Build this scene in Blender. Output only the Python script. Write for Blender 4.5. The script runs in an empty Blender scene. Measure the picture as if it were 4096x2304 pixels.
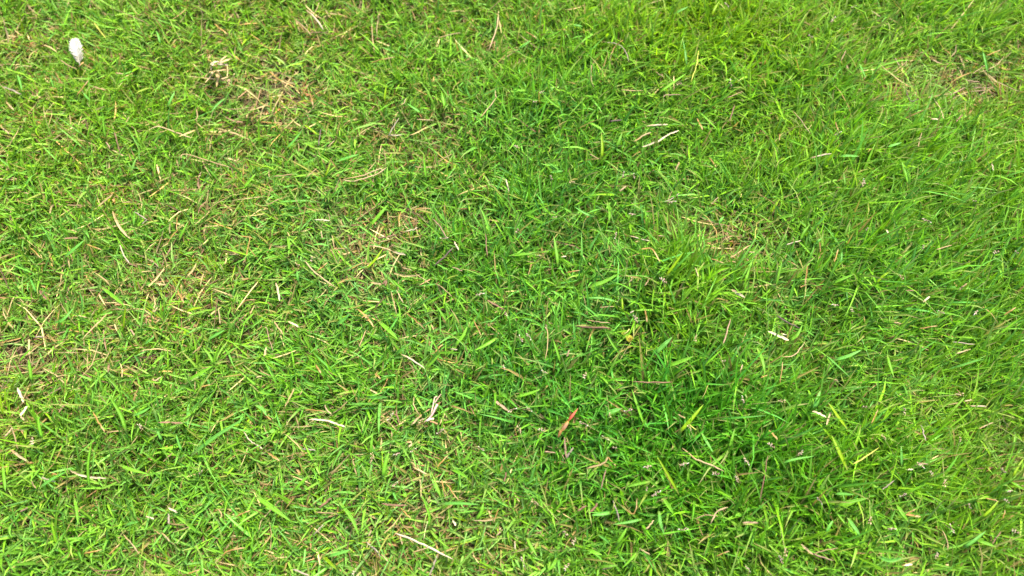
import bpy, math
import numpy as np
from mathutils import Vector

# ------------------------------------------------------------------ camera, sky, sun, exposure
scene = bpy.context.scene
COL = scene.collection
CAM_H = 0.80
PITCH = 66.0
HFOV = 62.0
cam_d = bpy.data.cameras.new("camera")
cam_o = bpy.data.objects.new("camera", cam_d)
COL.objects.link(cam_o)
cam_o.location = (0.0, 0.0, CAM_H)
cam_o.rotation_euler = (math.radians(90.0 - PITCH), 0.0, 0.0)
cam_d.sensor_width = 36.0
cam_d.sensor_fit = 'HORIZONTAL'
cam_d.lens = 18.0 / math.tan(math.radians(HFOV / 2))
cam_d.clip_start = 0.01
cam_d.clip_end = 1500.0
cam_d.dof.use_dof = True
cam_d.dof.focus_distance = 0.83
cam_d.dof.aperture_fstop = 4.0
scene.camera = cam_o

SUN_EL, SUN_AZ = 58.0, 35.0          # azimuth clockwise from +Y (away from the camera)
world = bpy.data.worlds.new("World")
scene.world = world
world.use_nodes = True
nt = world.node_tree
bg = nt.nodes["Background"]
sky = nt.nodes.new("ShaderNodeTexSky")
sky.sky_type = 'NISHITA'
sky.sun_disc = False
sky.sun_elevation = math.radians(SUN_EL)
sky.sun_rotation = math.radians(SUN_AZ)
sky.dust_density = 3.0
sky.air_density = 1.0
nt.links.new(sky.outputs[0], bg.inputs[0])
bg.inputs[1].default_value = 0.11
sun_d = bpy.data.lights.new("sun", 'SUN')
sun_d.energy = 2.8
sun_d.angle = math.radians(14.0)
sun_d.color = (1.0, 0.94, 0.80)
sun_o = bpy.data.objects.new("sun", sun_d)
COL.objects.link(sun_o)
_el, _az = math.radians(SUN_EL), math.radians(SUN_AZ)
_dir = Vector((math.sin(_az) * math.cos(_el), math.cos(_az) * math.cos(_el), math.sin(_el)))
sun_o.rotation_euler = _dir.to_track_quat('Z', 'Y').to_euler()
sun_o.location = (2, 3, 4)
scene.view_settings.view_transform = 'Standard'
scene.view_settings.look = 'None'
scene.view_settings.exposure = 2.04
scene.view_settings.gamma = 1.0
scene.view_settings.use_curve_mapping = False
try:
    scene.cycles.max_bounces = 8
    scene.cycles.diffuse_bounces = 4
    scene.cycles.transmission_bounces = 4
except Exception:
    pass

# ------------------------------------------------------------------ geometry of the view (to survey where things lie)
_p = math.radians(PITCH)
FWD = np.array([0.0, math.cos(_p), -math.sin(_p)])
UP = np.array([0.0, math.sin(_p), math.cos(_p)])
RIGHT = np.array([1.0, 0.0, 0.0])
TAN = math.tan(math.radians(HFOV / 2))
CAMP = np.array([0.0, 0.0, CAM_H])


def survey(px, py, z=0.0):
    """point of the lawn (height z) that the photograph shows at px, py (4096 x 2304)"""
    a = (px - 2048.0) / 2048.0 * TAN
    b = -(py - 1152.0) / 2048.0 * TAN
    d = FWD + a * RIGHT + b * UP
    t = (z - CAM_H) / d[2]
    return CAMP + d * t


rng = np.random.default_rng(11)


# ------------------------------------------------------------------ smooth noise
def make_noise(seed, scale, n=64):
    r = np.random.default_rng(seed)
    g = r.random((n, n))

    def f(x, y):
        u = np.asarray(x) / scale + 17.3
        v = np.asarray(y) / scale + 9.1
        iu = np.floor(u).astype(int)
        iv = np.floor(v).astype(int)
        fu = u - iu
        fv = v - iv
        fu = fu * fu * (3 - 2 * fu)
        fv = fv * fv * (3 - 2 * fv)
        a = g[iu % n, iv % n]
        b = g[(iu + 1) % n, iv % n]
        c = g[iu % n, (iv + 1) % n]
        d = g[(iu + 1) % n, (iv + 1) % n]
        return (a * (1 - fu) + b * fu) * (1 - fv) + (c * (1 - fu) + d * fu) * fv
    return f


nz1, nz2, nz3 = make_noise(1, 0.22), make_noise(2, 0.075), make_noise(3, 0.03)
nd1, nd2, nd3 = make_noise(4, 0.17), make_noise(5, 0.06), make_noise(6, 0.025)
nc1, nc2 = make_noise(7, 0.12), make_noise(8, 0.035)
nl1, nl2 = make_noise(9, 0.14), make_noise(10, 0.04)

# patches, surveyed from the photograph: (x, y, rx, ry, strength)
DRY = [(850, 780, 240, 130, .8), (540, 830, 130, 80, .6), (700, 1150, 200, 130, 1.1), (200, 1440, 260, 120, 1.1),
       (1130, 400, 180, 130, 1.1), (1080, 1270, 240, 140, .6), (1560, 570, 170, 90, .5), (1420, 1010, 200, 120, .25),
       (2900, 1000, 190, 90, 1.25), (2850, 1060, 120, 60, .6), (3880, 350, 250, 100, 1.7), (3640, 420, 140, 90, .8), (3050, 1330, 120, 70, .4),
       (1750, 70, 200, 80, .5), (1700, 1850, 260, 140, .45), (1330, 2130, 230, 110, .5), (1080, 1900, 150, 100, .5),
       (880, 260, 100, 80, .7), (3350, 190, 220, 90, .45), (3850, 1900, 160, 90, .4), (420, 720, 170, 110, .4),
       (100, 300, 160, 200, .3), (1250, 120, 200, 90, .4), (1600, 880, 120, 60, .4), (3680, 1640, 130, 70, .4),
       (650, 2200, 220, 90, .35), (2350, 2080, 160, 80, .35), (560, 1500, 150, 90, .4), (2450, 1020, 90, 50, .3)]
LUSH = [(2780, 1720, 480, 260, 1.0), (1950, 1480, 260, 190, .6), (2150, 880, 260, 150, .7), (2500, 1300, 260, 140, .6),
        (3450, 1150, 330, 200, .6), (3300, 700, 350, 220, .6), (1950, 1050, 200, 150, .5), (200, 2180, 230, 140, .5),
        (2200, 480, 250, 160, .5), (3150, 2000, 420, 200, .7), (2500, 2050, 260, 200, .5), (600, 1800, 260, 180, .4),
        (1350, 1560, 200, 140, .35), (3900, 1300, 260, 300, .4), (2700, 1150, 150, 180, .8), (1250, 1150, 200, 120, .2),
        (2750, 230, 350, 220, .5)]
YEL = [(2750, 180, 330, 190, 1.0), (2700, 1180, 110, 160, .8), (3050, 600, 200, 200, .5), (40, 1650, 120, 180, .9),
       (300, 500, 350, 300, .45), (3500, 1850, 300, 150, .35), (150, 1900, 160, 80, .4), (1100, 200, 400, 200, .35),
       (3000, 1450, 300, 120, .4), (2600, 1400, 160, 80, .5), (3900, 2000, 300, 300, .3)]


def to_ground(lst):
    out = []
    for (x, y, rx, ry, s) in lst:
        c = survey(x, y)
        ex = survey(x + rx, y)
        ey = survey(x, y - ry)
        out.append((c[0], c[1], abs(ex[0] - c[0]), abs(ey[1] - c[1]), s))
    return out


DEEP = [(2780, 1780, 430, 230, 1.0), (2350, 1600, 260, 180, .6), (1950, 1450, 260, 190, .3), (3150, 2000, 380, 180, .6), (2600, 2080, 300, 180, .6),
        (2150, 880, 260, 150, .2), (1950, 1050, 200, 150, .25), (3450, 1180, 280, 150, .15), (1500, 1600, 250, 160, .3), (200, 2180, 200, 120, .3)]
DRYg, LUSHg, YELg, DEEPg = to_ground(DRY), to_ground(LUSH), to_ground(YEL), to_ground(DEEP)


def blobs(lst, x, y):
    v = np.zeros_like(np.asarray(x, float))
    for (cx, cy, rx, ry, s) in lst:
        v = v + s * np.exp(-(((x - cx) / rx) ** 2 + ((y - cy) / ry) ** 2) * 0.9)
    return v


def edge_frac(x):
    return np.clip(x / 1.1 + 0.5, 0, 1)         # 0 at the left of the lawn, 1 at the right


def dry(x, y):
    b = blobs(DRYg, x, y)
    n = (nd1(x, y) * .5 + nd2(x, y) * .7 + nd3(x, y) * .4) / 1.6
    base = 0.42 - 0.26 * edge_frac(x)
    return np.clip(b * (0.15 + 0.85 * n) + base * n * 1.3 + np.clip(n - .52, 0, 1) * 1.1 - .35 * blobs(LUSHg, x, y), 0, 1.2)


def lush(x, y):
    b = blobs(LUSHg, x, y)
    n = nl1(x, y) * .6 + nl2(x, y) * .4
    return np.clip(b * .75 + .5 * n * (0.55 + 0.6 * edge_frac(x)) - .5 * blobs(DRYg, x, y), 0, 1.2)


def yel(x, y):
    n = nc1(x, y) * .5 + nc2(x, y) * .5
    rim = np.clip((np.hypot((x - .03) / .52, (y - .30) / .34) - .35) / .9, 0, 1)  # yellower outwards: the lens's colour shading, put into the blade colour
    return np.clip(blobs(YELg, x, y) * .6 + .45 * n - .12 + .46 * (.75 + .6 * edge_frac(x)) * rim * np.clip(1.15 - .3 * lush(x, y), 0, 1), 0, 1.25)


BUMP = to_ground([(2700, 1180, 260, 200, .013), (2780, 1800, 420, 230, -.007), (2750, 230, 350, 200, .008), (540, 830, 90, 55, -.007)])


def terrain(x, y):
    x = np.asarray(x, float)
    y = np.asarray(y, float)
    f = np.clip(1.0 - (np.hypot(x, y - .4) - 3.0) / 3.0, 0, 1)
    return f * ((nz1(x, y) - .5) * .022 + (nz2(x, y) - .5) * .010 + (nz3(x, y) - .5) * .004
                + blobs(BUMP, x, y))


# ------------------------------------------------------------------ materials
def new_mat(name):
    m = bpy.data.materials.new(name)
    m.use_nodes = True
    n = m.node_tree.nodes
    n.clear()
    out = n.new("ShaderNodeOutputMaterial")
    return m, n, m.node_tree.links, out


def leaf_material(name, rough=.45, trans=.35, spec=.17, color=None, noise_scale=900, var=.25, tint=False):
    m, n, l, out = new_mat(name)
    if color is None:
        a = n.new("ShaderNodeAttribute")
        a.attribute_name = "Col"
        src = a.outputs["Color"]
    else:
        a = n.new("ShaderNodeRGB")
        a.outputs[0].default_value = (*color, 1)
        src = a.outputs[0]
    tc = n.new("ShaderNodeTexCoord")
    no = n.new("ShaderNodeTexNoise")
    no.inputs["Scale"].default_value = noise_scale
    no.inputs["Detail"].default_value = 2
    l.new(tc.outputs["Object"], no.inputs["Vector"])
    mr = n.new("ShaderNodeMapRange")
    mr.inputs["From Min"].default_value = .25
    mr.inputs["From Max"].default_value = .75
    mr.inputs["To Min"].default_value = 1 - var
    mr.inputs["To Max"].default_value = 1 + var
    l.new(no.outputs["Fac"], mr.inputs["Value"])
    vm = n.new("ShaderNodeVectorMath")
    vm.operation = 'SCALE'
    l.new(src, vm.inputs[0])
    l.new(mr.outputs[0], vm.inputs["Scale"])
    res = vm.outputs[0]
    if tint:
        ta = n.new("ShaderNodeAttribute")
        ta.attribute_type = 'INSTANCER'
        ta.attribute_name = "tint"
        vt = n.new("ShaderNodeVectorMath")
        vt.operation = 'MULTIPLY'
        l.new(res, vt.inputs[0])
        l.new(ta.outputs["Vector"], vt.inputs[1])
        res = vt.outputs[0]
    p = n.new("ShaderNodeBsdfPrincipled")
    p.inputs["Roughness"].default_value = rough
    p.inputs["Specular IOR Level"].default_value = spec
    l.new(res, p.inputs["Base Color"])
    t = n.new("ShaderNodeBsdfTranslucent")
    vs = n.new("ShaderNodeVectorMath")
    vs.operation = 'MULTIPLY'
    vs.inputs[1].default_value = (1.35, 1.35, .75)
    l.new(res, vs.inputs[0])
    l.new(vs.outputs[0], t.inputs["Color"])
    mx = n.new("ShaderNodeMixShader")
    mx.inputs[0].default_value = trans
    l.new(p.outputs[0], mx.inputs[1])
    l.new(t.outputs[0], mx.inputs[2])
    l.new(mx.outputs[0], out.inputs["Surface"])
    return m


M_GRASS = leaf_material("green_grass_blade")
M_TUFT = leaf_material("turf_blade", tint=True)
M_DRY = leaf_material("dry_grass", rough=.6, trans=.22, spec=.3)
M_PART = leaf_material("plant_fibre", rough=.6, trans=.18, spec=.3)


def ground_material():
    m, n, l, out = new_mat("soil")
    tc = n.new("ShaderNodeTexCoord")
    no = n.new("ShaderNodeTexNoise")
    no.inputs["Scale"].default_value = 60
    no.inputs["Detail"].default_value = 8
    l.new(tc.outputs["Object"], no.inputs["Vector"])
    r = n.new("ShaderNodeValToRGB")
    r.color_ramp.elements[0].color = (.035, .024, .014, 1)
    r.color_ramp.elements[0].position = .3
    r.color_ramp.elements[1].color = (.14, .095, .058, 1)
    r.color_ramp.elements[1].position = .72
    l.new(no.outputs["Fac"], r.inputs["Fac"])
    n2 = n.new("ShaderNodeTexNoise")
    n2.inputs["Scale"].default_value = 9
    n2.inputs["Detail"].default_value = 12
    l.new(tc.outputs["Object"], n2.inputs["Vector"])
    r2 = n.new("ShaderNodeValToRGB")
    r2.color_ramp.elements[0].color = (.05, .10, .02, 1)
    r2.color_ramp.elements[0].position = .35
    r2.color_ramp.elements[1].color = (.11, .15, .04, 1)
    r2.color_ramp.elements[1].position = .68
    l.new(n2.outputs["Fac"], r2.inputs["Fac"])
    ln = n.new("ShaderNodeVectorMath")
    ln.operation = 'LENGTH'
    l.new(tc.outputs["Object"], ln.inputs[0])
    mr = n.new("ShaderNodeMapRange")
    mr.inputs["From Min"].default_value = 1.8
    mr.inputs["From Max"].default_value = 3.0
    l.new(ln.outputs["Value"], mr.inputs["Value"])
    mx = n.new("ShaderNodeMix")
    mx.data_type = 'RGBA'
    l.new(mr.outputs[0], mx.inputs["Factor"])
    l.new(r.outputs[0], mx.inputs["A"])
    l.new(r2.outputs[0], mx.inputs["B"])
    p = n.new("ShaderNodeBsdfPrincipled")
    p.inputs["Roughness"].default_value = .95
    p.inputs["Specular IOR Level"].default_value = .15
    l.new(mx.outputs["Result"], p.inputs["Base Color"])
    b = n.new("ShaderNodeBump")
    b.inputs["Strength"].default_value = .6
    b.inputs["Distance"].default_value = .004
    l.new(no.outputs["Fac"], b.inputs["Height"])
    l.new(b.outputs[0], p.inputs["Normal"])
    l.new(p.outputs[0], out.inputs["Surface"])
    return m


# ------------------------------------------------------------------ ground sheet
def graded(n_in, half, far):
    a = np.linspace(-half, half, n_in)
    k = np.geomspace(half * 1.05, far, 26)
    return np.concatenate([-k[::-1], a, k])


gx = graded(260, 2.6, 400.0)
gy = graded(260, 2.6, 400.0) + 0.4
GX, GY = np.meshgrid(gx, gy, indexing='xy')
GZ = terrain(GX, GY)
gv = np.stack([GX, GY, GZ], -1).reshape(-1, 3)
nxg, nyg = len(gx), len(gy)
ii = (np.arange(nyg - 1)[:, None] * nxg + np.arange(nxg - 1)[None, :]).ravel()
gf = np.stack([ii, ii + 1, ii + 1 + nxg, ii + nxg], 1)


def mesh_np(name, verts, quads=None, tris=None, cols=None, mat=None, smooth=True):
    me = bpy.data.meshes.new(name)
    nq = 0 if quads is None else len(quads)
    ntri = 0 if tris is None else len(tris)
    me.vertices.add(len(verts))
    me.vertices.foreach_set("co", np.ascontiguousarray(verts, np.float32).ravel())
    loops = []
    if nq:
        loops.append(np.asarray(quads).ravel())
    if ntri:
        loops.append(np.asarray(tris).ravel())
    loops = np.concatenate(loops).astype(np.int32)
    me.loops.add(len(loops))
    me.loops.foreach_set("vertex_index", loops)
    me.polygons.add(nq + ntri)
    starts = np.concatenate([np.arange(nq) * 4, nq * 4 + np.arange(ntri) * 3]).astype(np.int32)
    me.polygons.foreach_set("loop_start", starts)
    me.polygons.foreach_set("use_smooth", np.full(nq + ntri, smooth))
    me.update(calc_edges=True)
    if cols is not None:
        at = me.color_attributes.new("Col", 'FLOAT_COLOR', 'POINT')
        c4 = np.ones((len(verts), 4), np.float32)
        c4[:, :3] = cols
        at.data.foreach_set("color", c4.ravel())
    if mat is not None:
        me.materials.append(mat)
    return me


def link(name, me, label=None, cat=None, group=None, kind=None, parent=None):
    o = bpy.data.objects.new(name, me)
    COL.objects.link(o)
    if label:
        o["label"] = label
    if cat:
        o["category"] = cat
    if group:
        o["group"] = group
    if kind:
        o["kind"] = kind
    if parent is not None:
        o.parent = parent
    return o


g = link("ground", mesh_np("ground", gv, quads=gf, mat=ground_material()), kind="structure",
         label="brown soil of the lawn under the grass", cat="ground")

# ------------------------------------------------------------------ palettes (albedo)
G_MID = np.array([.104, .262, .014])
G_YEL = np.array([.180, .305, .005])
G_BLU = np.array([.075, .255, .052])
G_DRK = np.array([.028, .185, .004])
STRAW = np.array([.36, .28, .12])
TAN_ = np.array([.24, .18, .075])
ORANGE = np.array([.27, .17, .05])
BROWN = np.array([.15, .085, .045])
PINKG = np.array([.22, .17, .075])


def mixc(a, b, t):
    t = np.asarray(t)[:, None]
    return a * (1 - t) + b * t


# ------------------------------------------------------------------ vectorised grass leaves
RT = np.array([0.0, .22, .52, .80])          # ring positions
RW = np.array([.62, 1.0, .84, .46])


def build_leaves(P, az, e0, curve, L, W, roll, col, tipcol=None, basecol=None, fold=.28, azbend=None, rt=RT, rw=RW):
    n = len(P)
    if azbend is None:
        azbend = np.zeros(n)
    nr = len(rt)
    sub = 10
    ts = np.linspace(0, 1, sub + 1)
    pos = np.zeros((n, sub + 1, 3))
    tan = np.zeros((n, sub + 1, 3))
    for k, t in enumerate(ts):
        e = e0 - curve * t
        a = az + azbend * t
        tan[:, k] = np.stack([np.cos(e) * np.cos(a), np.cos(e) * np.sin(a), np.sin(e)], 1)
    for k in range(1, sub + 1):
        pos[:, k] = pos[:, k - 1] + (tan[:, k] + tan[:, k - 1]) * .5 * (L / sub)[:, None]
    pos += P[:, None, :]
    verts = np.zeros((n, nr * 3 + 1, 3))
    cols = np.zeros((n, nr * 3 + 1, 3))
    if tipcol is None:
        tipcol = col
    if basecol is None:
        basecol = col
    for r, t in enumerate(rt):
        x = t * sub
        k = min(int(x), sub - 1)
        f = x - k
        c = pos[:, k] * (1 - f) + pos[:, k + 1] * f
        tg = tan[:, k] * (1 - f) + tan[:, k + 1] * f
        a = az + azbend * t
        side0 = np.stack([-np.sin(a), np.cos(a), np.zeros(n)], 1)
        nor0 = np.cross(tg, side0)
        nor0 /= np.linalg.norm(nor0, axis=1)[:, None] + 1e-9
        ro = (roll * (0.6 + 0.6 * t))[:, None]
        side = side0 * np.cos(ro) + nor0 * np.sin(ro)
        nor = nor0 * np.cos(ro) - side0 * np.sin(ro)
        w = (W * rw[r] * .5)[:, None]
        verts[:, r * 3 + 0] = c - side * w + nor * w * fold
        verts[:, r * 3 + 1] = c - nor * w * fold
        verts[:, r * 3 + 2] = c + side * w + nor * w * fold
        cc = col.copy()
        if t < .15:
            cc = basecol
        elif t > .7:
            cc = col * .6 + tipcol * .4
        cols[:, r * 3 + 0] = cc
        cols[:, r * 3 + 1] = cc * 1.18
        cols[:, r * 3 + 2] = cc
    verts[:, -1] = pos[:, -1]
    cols[:, -1] = tipcol
    stride = nr * 3 + 1
    base = (np.arange(n) * stride)[:, None]
    q = []
    for r in range(nr - 1):
        for s in (0, 1):
            q.append([r * 3 + s, r * 3 + s + 1, r * 3 + s + 4, r * 3 + s + 3])
    q = np.array(q)
    quads = (base[:, :, None] + q[None]).reshape(-1, 4)
    k = (nr - 1) * 3
    tr = np.array([[k, k + 1, stride - 1], [k + 1, k + 2, stride - 1]])
    tris = (base[:, :, None] + tr[None]).reshape(-1, 3)
    return verts.reshape(-1, 3), quads, tris, cols.reshape(-1, 3), pos


# region of the unique turf
X0, X1, Y0, Y1 = -.88, .88, -.04, .92


def green_colours(n, x, y, r):
    lu, ye, dr = lush(x, y), yel(x, y), dry(x, y)
    c = np.tile(G_MID, (n, 1))
    u = r.random(n)
    c = mixc(c, G_BLU, np.clip(r.random(n) * 1.35 - .26 - .45 * ye, 0, .9))
    c = mixc(c, G_DRK, np.clip(blobs(DEEPg, x, y) * .85 * (.3 + .7 * r.random(n)) + .12 * (u > .8), 0, .8))
    c = mixc(c, G_YEL, np.clip((r.random(n) ** 1.2) * (.12 + .7 * ye) + .22 * ye, 0, 1))
    c = mixc(c, np.array([.150, .235, .062]), np.clip(dr * .8 * r.random(n) * 1.3, 0, .8))
    v = np.exp(r.normal(0, .25, n) + .06 * dr)
    c = c * v[:, None]
    # a share of yellowing leaves
    m = r.random(n) < (.035 + .20 * dr)
    c[m] = mixc(c[m], TAN_ * .5 + ORANGE * .5, r.uniform(.35, 1.0, m.sum()))
    return c


def gen_green(NS, r, xr, yr):
    x = r.uniform(*xr, NS)
    y = r.uniform(*yr, NS)
    lu, dr = lush(x, y), dry(x, y)
    keep = r.random(NS) < np.clip(.92 + .15 * lu - .55 * dr, .30, 1)
    x, y, lu, dr = x[keep], y[keep], lu[keep], dr[keep]
    ns = len(x)
    # shoot lean: swept to the upper right on the right half
    sweep = np.clip((x - .05) / .45, 0, 1) * (0.35 + .65 * nl1(x + 3, y))
    ang = nc1(x * .6 + 5, y * .6) * 2 * math.pi * 1.5
    leanx = np.cos(ang) * .35 * (1 - sweep) + .75 * sweep + r.normal(0, .38, ns)
    leany = np.sin(ang) * .35 * (1 - sweep) + .45 * sweep + r.normal(0, .38, ns)
    nl = r.integers(3, 6, ns)
    idx = np.repeat(np.arange(ns), nl)
    n = len(idx)
    px, py = x[idx], y[idx]
    LU, DR, SW = lu[idx], dr[idx], sweep[idx]
    h = r.uniform(.001, .012, n) * (.7 + .9 * LU)
    lx, ly = leanx[idx], leany[idx]
    bx = px + lx * h + r.normal(0, .0012, n)
    by = py + ly * h + r.normal(0, .0012, n)
    # leaves of a shoot fan out round it, drawn towards the lean
    phi = r.uniform(0, 2 * math.pi, ns)[idx] + np.arange(n) * 2.4 + r.normal(0, .4, n)
    vx = np.cos(phi) * (1 - .45 * SW) + lx * (1 + .4 * SW)
    vy = np.sin(phi) * (1 - .45 * SW) + ly * (1 + .4 * SW)
    az = np.arctan2(vy, vx)
    e0 = np.radians(np.clip(r.normal(47, 20, n) + 17 * LU - 12 * DR, 4, 84))
    curve = np.radians(np.clip(r.normal(28, 22, n), -10, 80)) * (.5 + e0 / 1.2)
    L = np.clip(r.lognormal(math.log(.0236), .34, n), .010, .058) * (.80 + .42 * LU - .10 * DR + .22 * SW)
    W = np.clip(r.normal(.00222, .0005, n), .0010, .0038) * (.85 + .2 * LU)
    W = np.minimum(W, L * .14)
    roll = r.normal(0, .55, n)
    col = green_colours(n, px, py, r)
    bc = mixc(col, np.array([.30, .34, .10]), np.full(n, .35))
    tipc = col.copy()
    mt = r.random(n) < .16
    tipc[mt] = STRAW * .8
    P = np.stack([bx, by, terrain(bx, by) + h + .001], 1)
    azb = r.normal(0, .35, n)
    return build_leaves(P, az, e0, curve, L, W, roll, col, tipc, bc, azbend=azb,
                        rt=np.array([0, .33, .74]), rw=np.array([.66, 1, .58]))


v, q, t, c, pos_green = gen_green(62000, np.random.default_rng(21), (X0, X1), (Y0, Y1))
print("green leaves", len(pos_green))
link("grass", mesh_np("grass", v, q, t, c, M_GRASS), kind="stuff", cat="grass",
     label="short green lawn grass with narrow pointed blades")

# ------------------------------------------------------------------ dead grass lying in the turf
def gen_dry(N, r):
    x = r.uniform(X0, X1, N)
    y = r.uniform(Y0, Y1, N)
    d = dry(x, y)
    keep = r.random(N) < np.clip(.13 + .14 * (1 - edge_frac(x)) + .80 * d, 0, 1)
    x, y, d = x[keep], y[keep], d[keep]
    n = len(x)
    az = r.uniform(0, 2 * math.pi, n)
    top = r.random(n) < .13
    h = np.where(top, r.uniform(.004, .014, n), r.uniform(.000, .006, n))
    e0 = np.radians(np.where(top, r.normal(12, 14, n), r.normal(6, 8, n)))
    curve = np.radians(r.normal(10, 16, n))
    L = np.clip(r.lognormal(math.log(.022), .45, n), .008, .06)
    W = np.clip(r.normal(.0014, .0004, n), .0006, .0026)
    k = r.random(n)
    col = np.tile(TAN_, (n, 1))
    col[k < .30] = STRAW
    col[(k > .55) & (k < .64)] = ORANGE
    col[(k > .72) & (k < .88)] = PINKG
    col[k > .88] = BROWN
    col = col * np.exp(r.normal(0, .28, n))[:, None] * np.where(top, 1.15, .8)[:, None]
    col = np.clip(col, 0, .75)
    P = np.stack([x, y, terrain(x, y) + h + .001], 1)
    return build_leaves(P, az, e0, curve, L, W, r.normal(0, .6, n), col, azbend=r.normal(0, .6, n),
                        rt=np.array([0, .4, .8]), rw=np.array([.7, 1, .6]))


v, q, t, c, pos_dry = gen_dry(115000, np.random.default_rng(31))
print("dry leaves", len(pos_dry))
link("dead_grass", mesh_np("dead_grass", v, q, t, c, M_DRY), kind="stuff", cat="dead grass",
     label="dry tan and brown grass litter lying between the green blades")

# canopy height map from the real blades
CELL = .006
cnx, cny = int(2.2 / CELL), int(1.6 / CELL)
canopy = np.full((cnx, cny), -1.0)


def cidx(x, y):
    return (np.clip(((np.asarray(x) + 1.1) / CELL).astype(int), 0, cnx - 1),
            np.clip(((np.asarray(y) + .3) / CELL).astype(int), 0, cny - 1))


pp = pos_green[:, 2:9].reshape(-1, 3)
ci, cj = cidx(pp[:, 0], pp[:, 1])
np.maximum.at(canopy, (ci, cj), pp[:, 2])
m = canopy < -.5
xs = (np.arange(cnx) + .5) * CELL - 1.1
ys = (np.arange(cny) + .5) * CELL - .3
TX, TY = np.meshgrid(xs, ys, indexing='ij')
canopy[m] = (terrain(TX, TY) + .008)[m]
sm = canopy.copy()
for _ in range(3):
    pd = np.pad(sm, 1, mode='edge')
    sm = sum(pd[a:a + cnx, b:b + cny] for a in range(3) for b in range(3)) / 9.0
canopy_s = sm


def canopy_z(x, y):
    i, j = cidx(x, y)
    return float(canopy_s[i, j])


def on_turf(px, py, lift=0.0):
    z = .02
    for _ in range(4):
        p = survey(px, py, z)
        z = canopy_z(p[0], p[1]) + lift
    return survey(px, py, z)


# ------------------------------------------------------------------ turf further out and below: tufts on points
def tuft_mesh(name, r, n, spread, lscale):
    a = r.uniform(0, 2 * math.pi, n)
    d = np.sqrt(r.random(n)) * spread
    P = np.stack([np.cos(a) * d, np.sin(a) * d, r.uniform(0, .008, n)], 1)
    az = r.uniform(0, 2 * math.pi, n)
    e0 = np.radians(np.clip(r.normal(46, 18, n), 4, 80))
    curve = np.radians(np.clip(r.normal(28, 20, n), -5, 80))
    L = np.clip(r.lognormal(math.log(.023 * lscale), .35, n), .008, .05)
    W = np.clip(r.normal(.0024, .0006, n), .001, .004)
    k = r.random(n)
    c = np.tile(G_MID, (n, 1)) * np.exp(r.normal(0, .22, n))[:, None]
    c = mixc(c, G_BLU, np.clip(r.random(n) - .3, 0, .8))
    c = mixc(c, G_YEL, np.clip(r.random(n) ** 2 * .6, 0, 1))
    mm = k < .18
    c[mm] = TAN_ * np.exp(r.normal(0, .25, mm.sum()))[:, None]
    v, q, t, cc, _ = build_leaves(P, az, e0, curve, L, W, r.normal(0, .5, n), c, azbend=r.normal(0, .3, n),
                                  rt=np.array([0, .35, .75]), rw=np.array([.65, 1, .55]))
    return mesh_np(name, v, q, t, cc, M_TUFT)


protos = []
pc = bpy.data.collections.new("tuft_kinds")
for i in range(8):
    o = bpy.data.objects.new("tuft_kind", tuft_mesh("tuft_kind", np.random.default_rng(100 + i), 42, .022, 1.0))
    pc.objects.link(o)


def scatter(name, label, pts, tints, scl, seed):
    me = bpy.data.meshes.new(name)
    me.vertices.add(len(pts))
    me.vertices.foreach_set("co", pts.astype(np.float32).ravel())
    a = me.attributes.new("tint", 'FLOAT_VECTOR', 'POINT')
    a.data.foreach_set("vector", tints.astype(np.float32).ravel())
    s = me.attributes.new("size", 'FLOAT', 'POINT')
    s.data.foreach_set("value", scl.astype(np.float32))
    me.update()
    o = link(name, me, label=label, cat="grass", kind="stuff")
    ng = bpy.data.node_groups.new(name, 'GeometryNodeTree')
    ng.interface.new_socket("Geometry", in_out='INPUT', socket_type='NodeSocketGeometry')
    ng.interface.new_socket("Geometry", in_out='OUTPUT', socket_type='NodeSocketGeometry')
    N, Lk = ng.nodes, ng.links
    gi = N.new("NodeGroupInput")
    go = N.new("NodeGroupOutput")
    ci_ = N.new("GeometryNodeCollectionInfo")
    ci_.inputs["Collection"].default_value = pc
    ci_.inputs["Separate Children"].default_value = True
    ci_.inputs["Reset Children"].default_value = True
    iop = N.new("GeometryNodeInstanceOnPoints")
    iop.inputs["Pick Instance"].default_value = True
    rv = N.new("FunctionNodeRandomValue")
    rv.data_type = 'FLOAT_VECTOR'
    rv.inputs["Min"].default_value = (-.1, -.1, 0)
    rv.inputs["Max"].default_value = (.1, .1, 6.283)
    rv.inputs["Seed"].default_value = seed
    sz = N.new("GeometryNodeInputNamedAttribute")
    sz.data_type = 'FLOAT'
    sz.inputs["Name"].default_value = "size"
    Lk.new(gi.outputs[0], iop.inputs["Points"])
    Lk.new(ci_.outputs[0], iop.inputs["Instance"])
    Lk.new(rv.outputs["Value"], iop.inputs["Rotation"])
    Lk.new(sz.outputs["Attribute"], iop.inputs["Scale"])
    Lk.new(iop.outputs[0], go.inputs[0])
    md = o.modifiers.new("scatter", 'NODES')
    md.node_group = ng
    return o


r = np.random.default_rng(77)
# inner: a lower storey of short leaves, thinner in the dry patches
n = 12500
x, y = r.uniform(X0, X1, n), r.uniform(Y0, Y1, n)
k = r.random(n) < np.clip(.9 - .8 * dry(x, y), .1, 1)
x, y = x[k], y[k]
pts_in = np.stack([x, y, terrain(x, y) - .002], 1)
sc_in = r.uniform(.55, .8, len(x))
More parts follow.
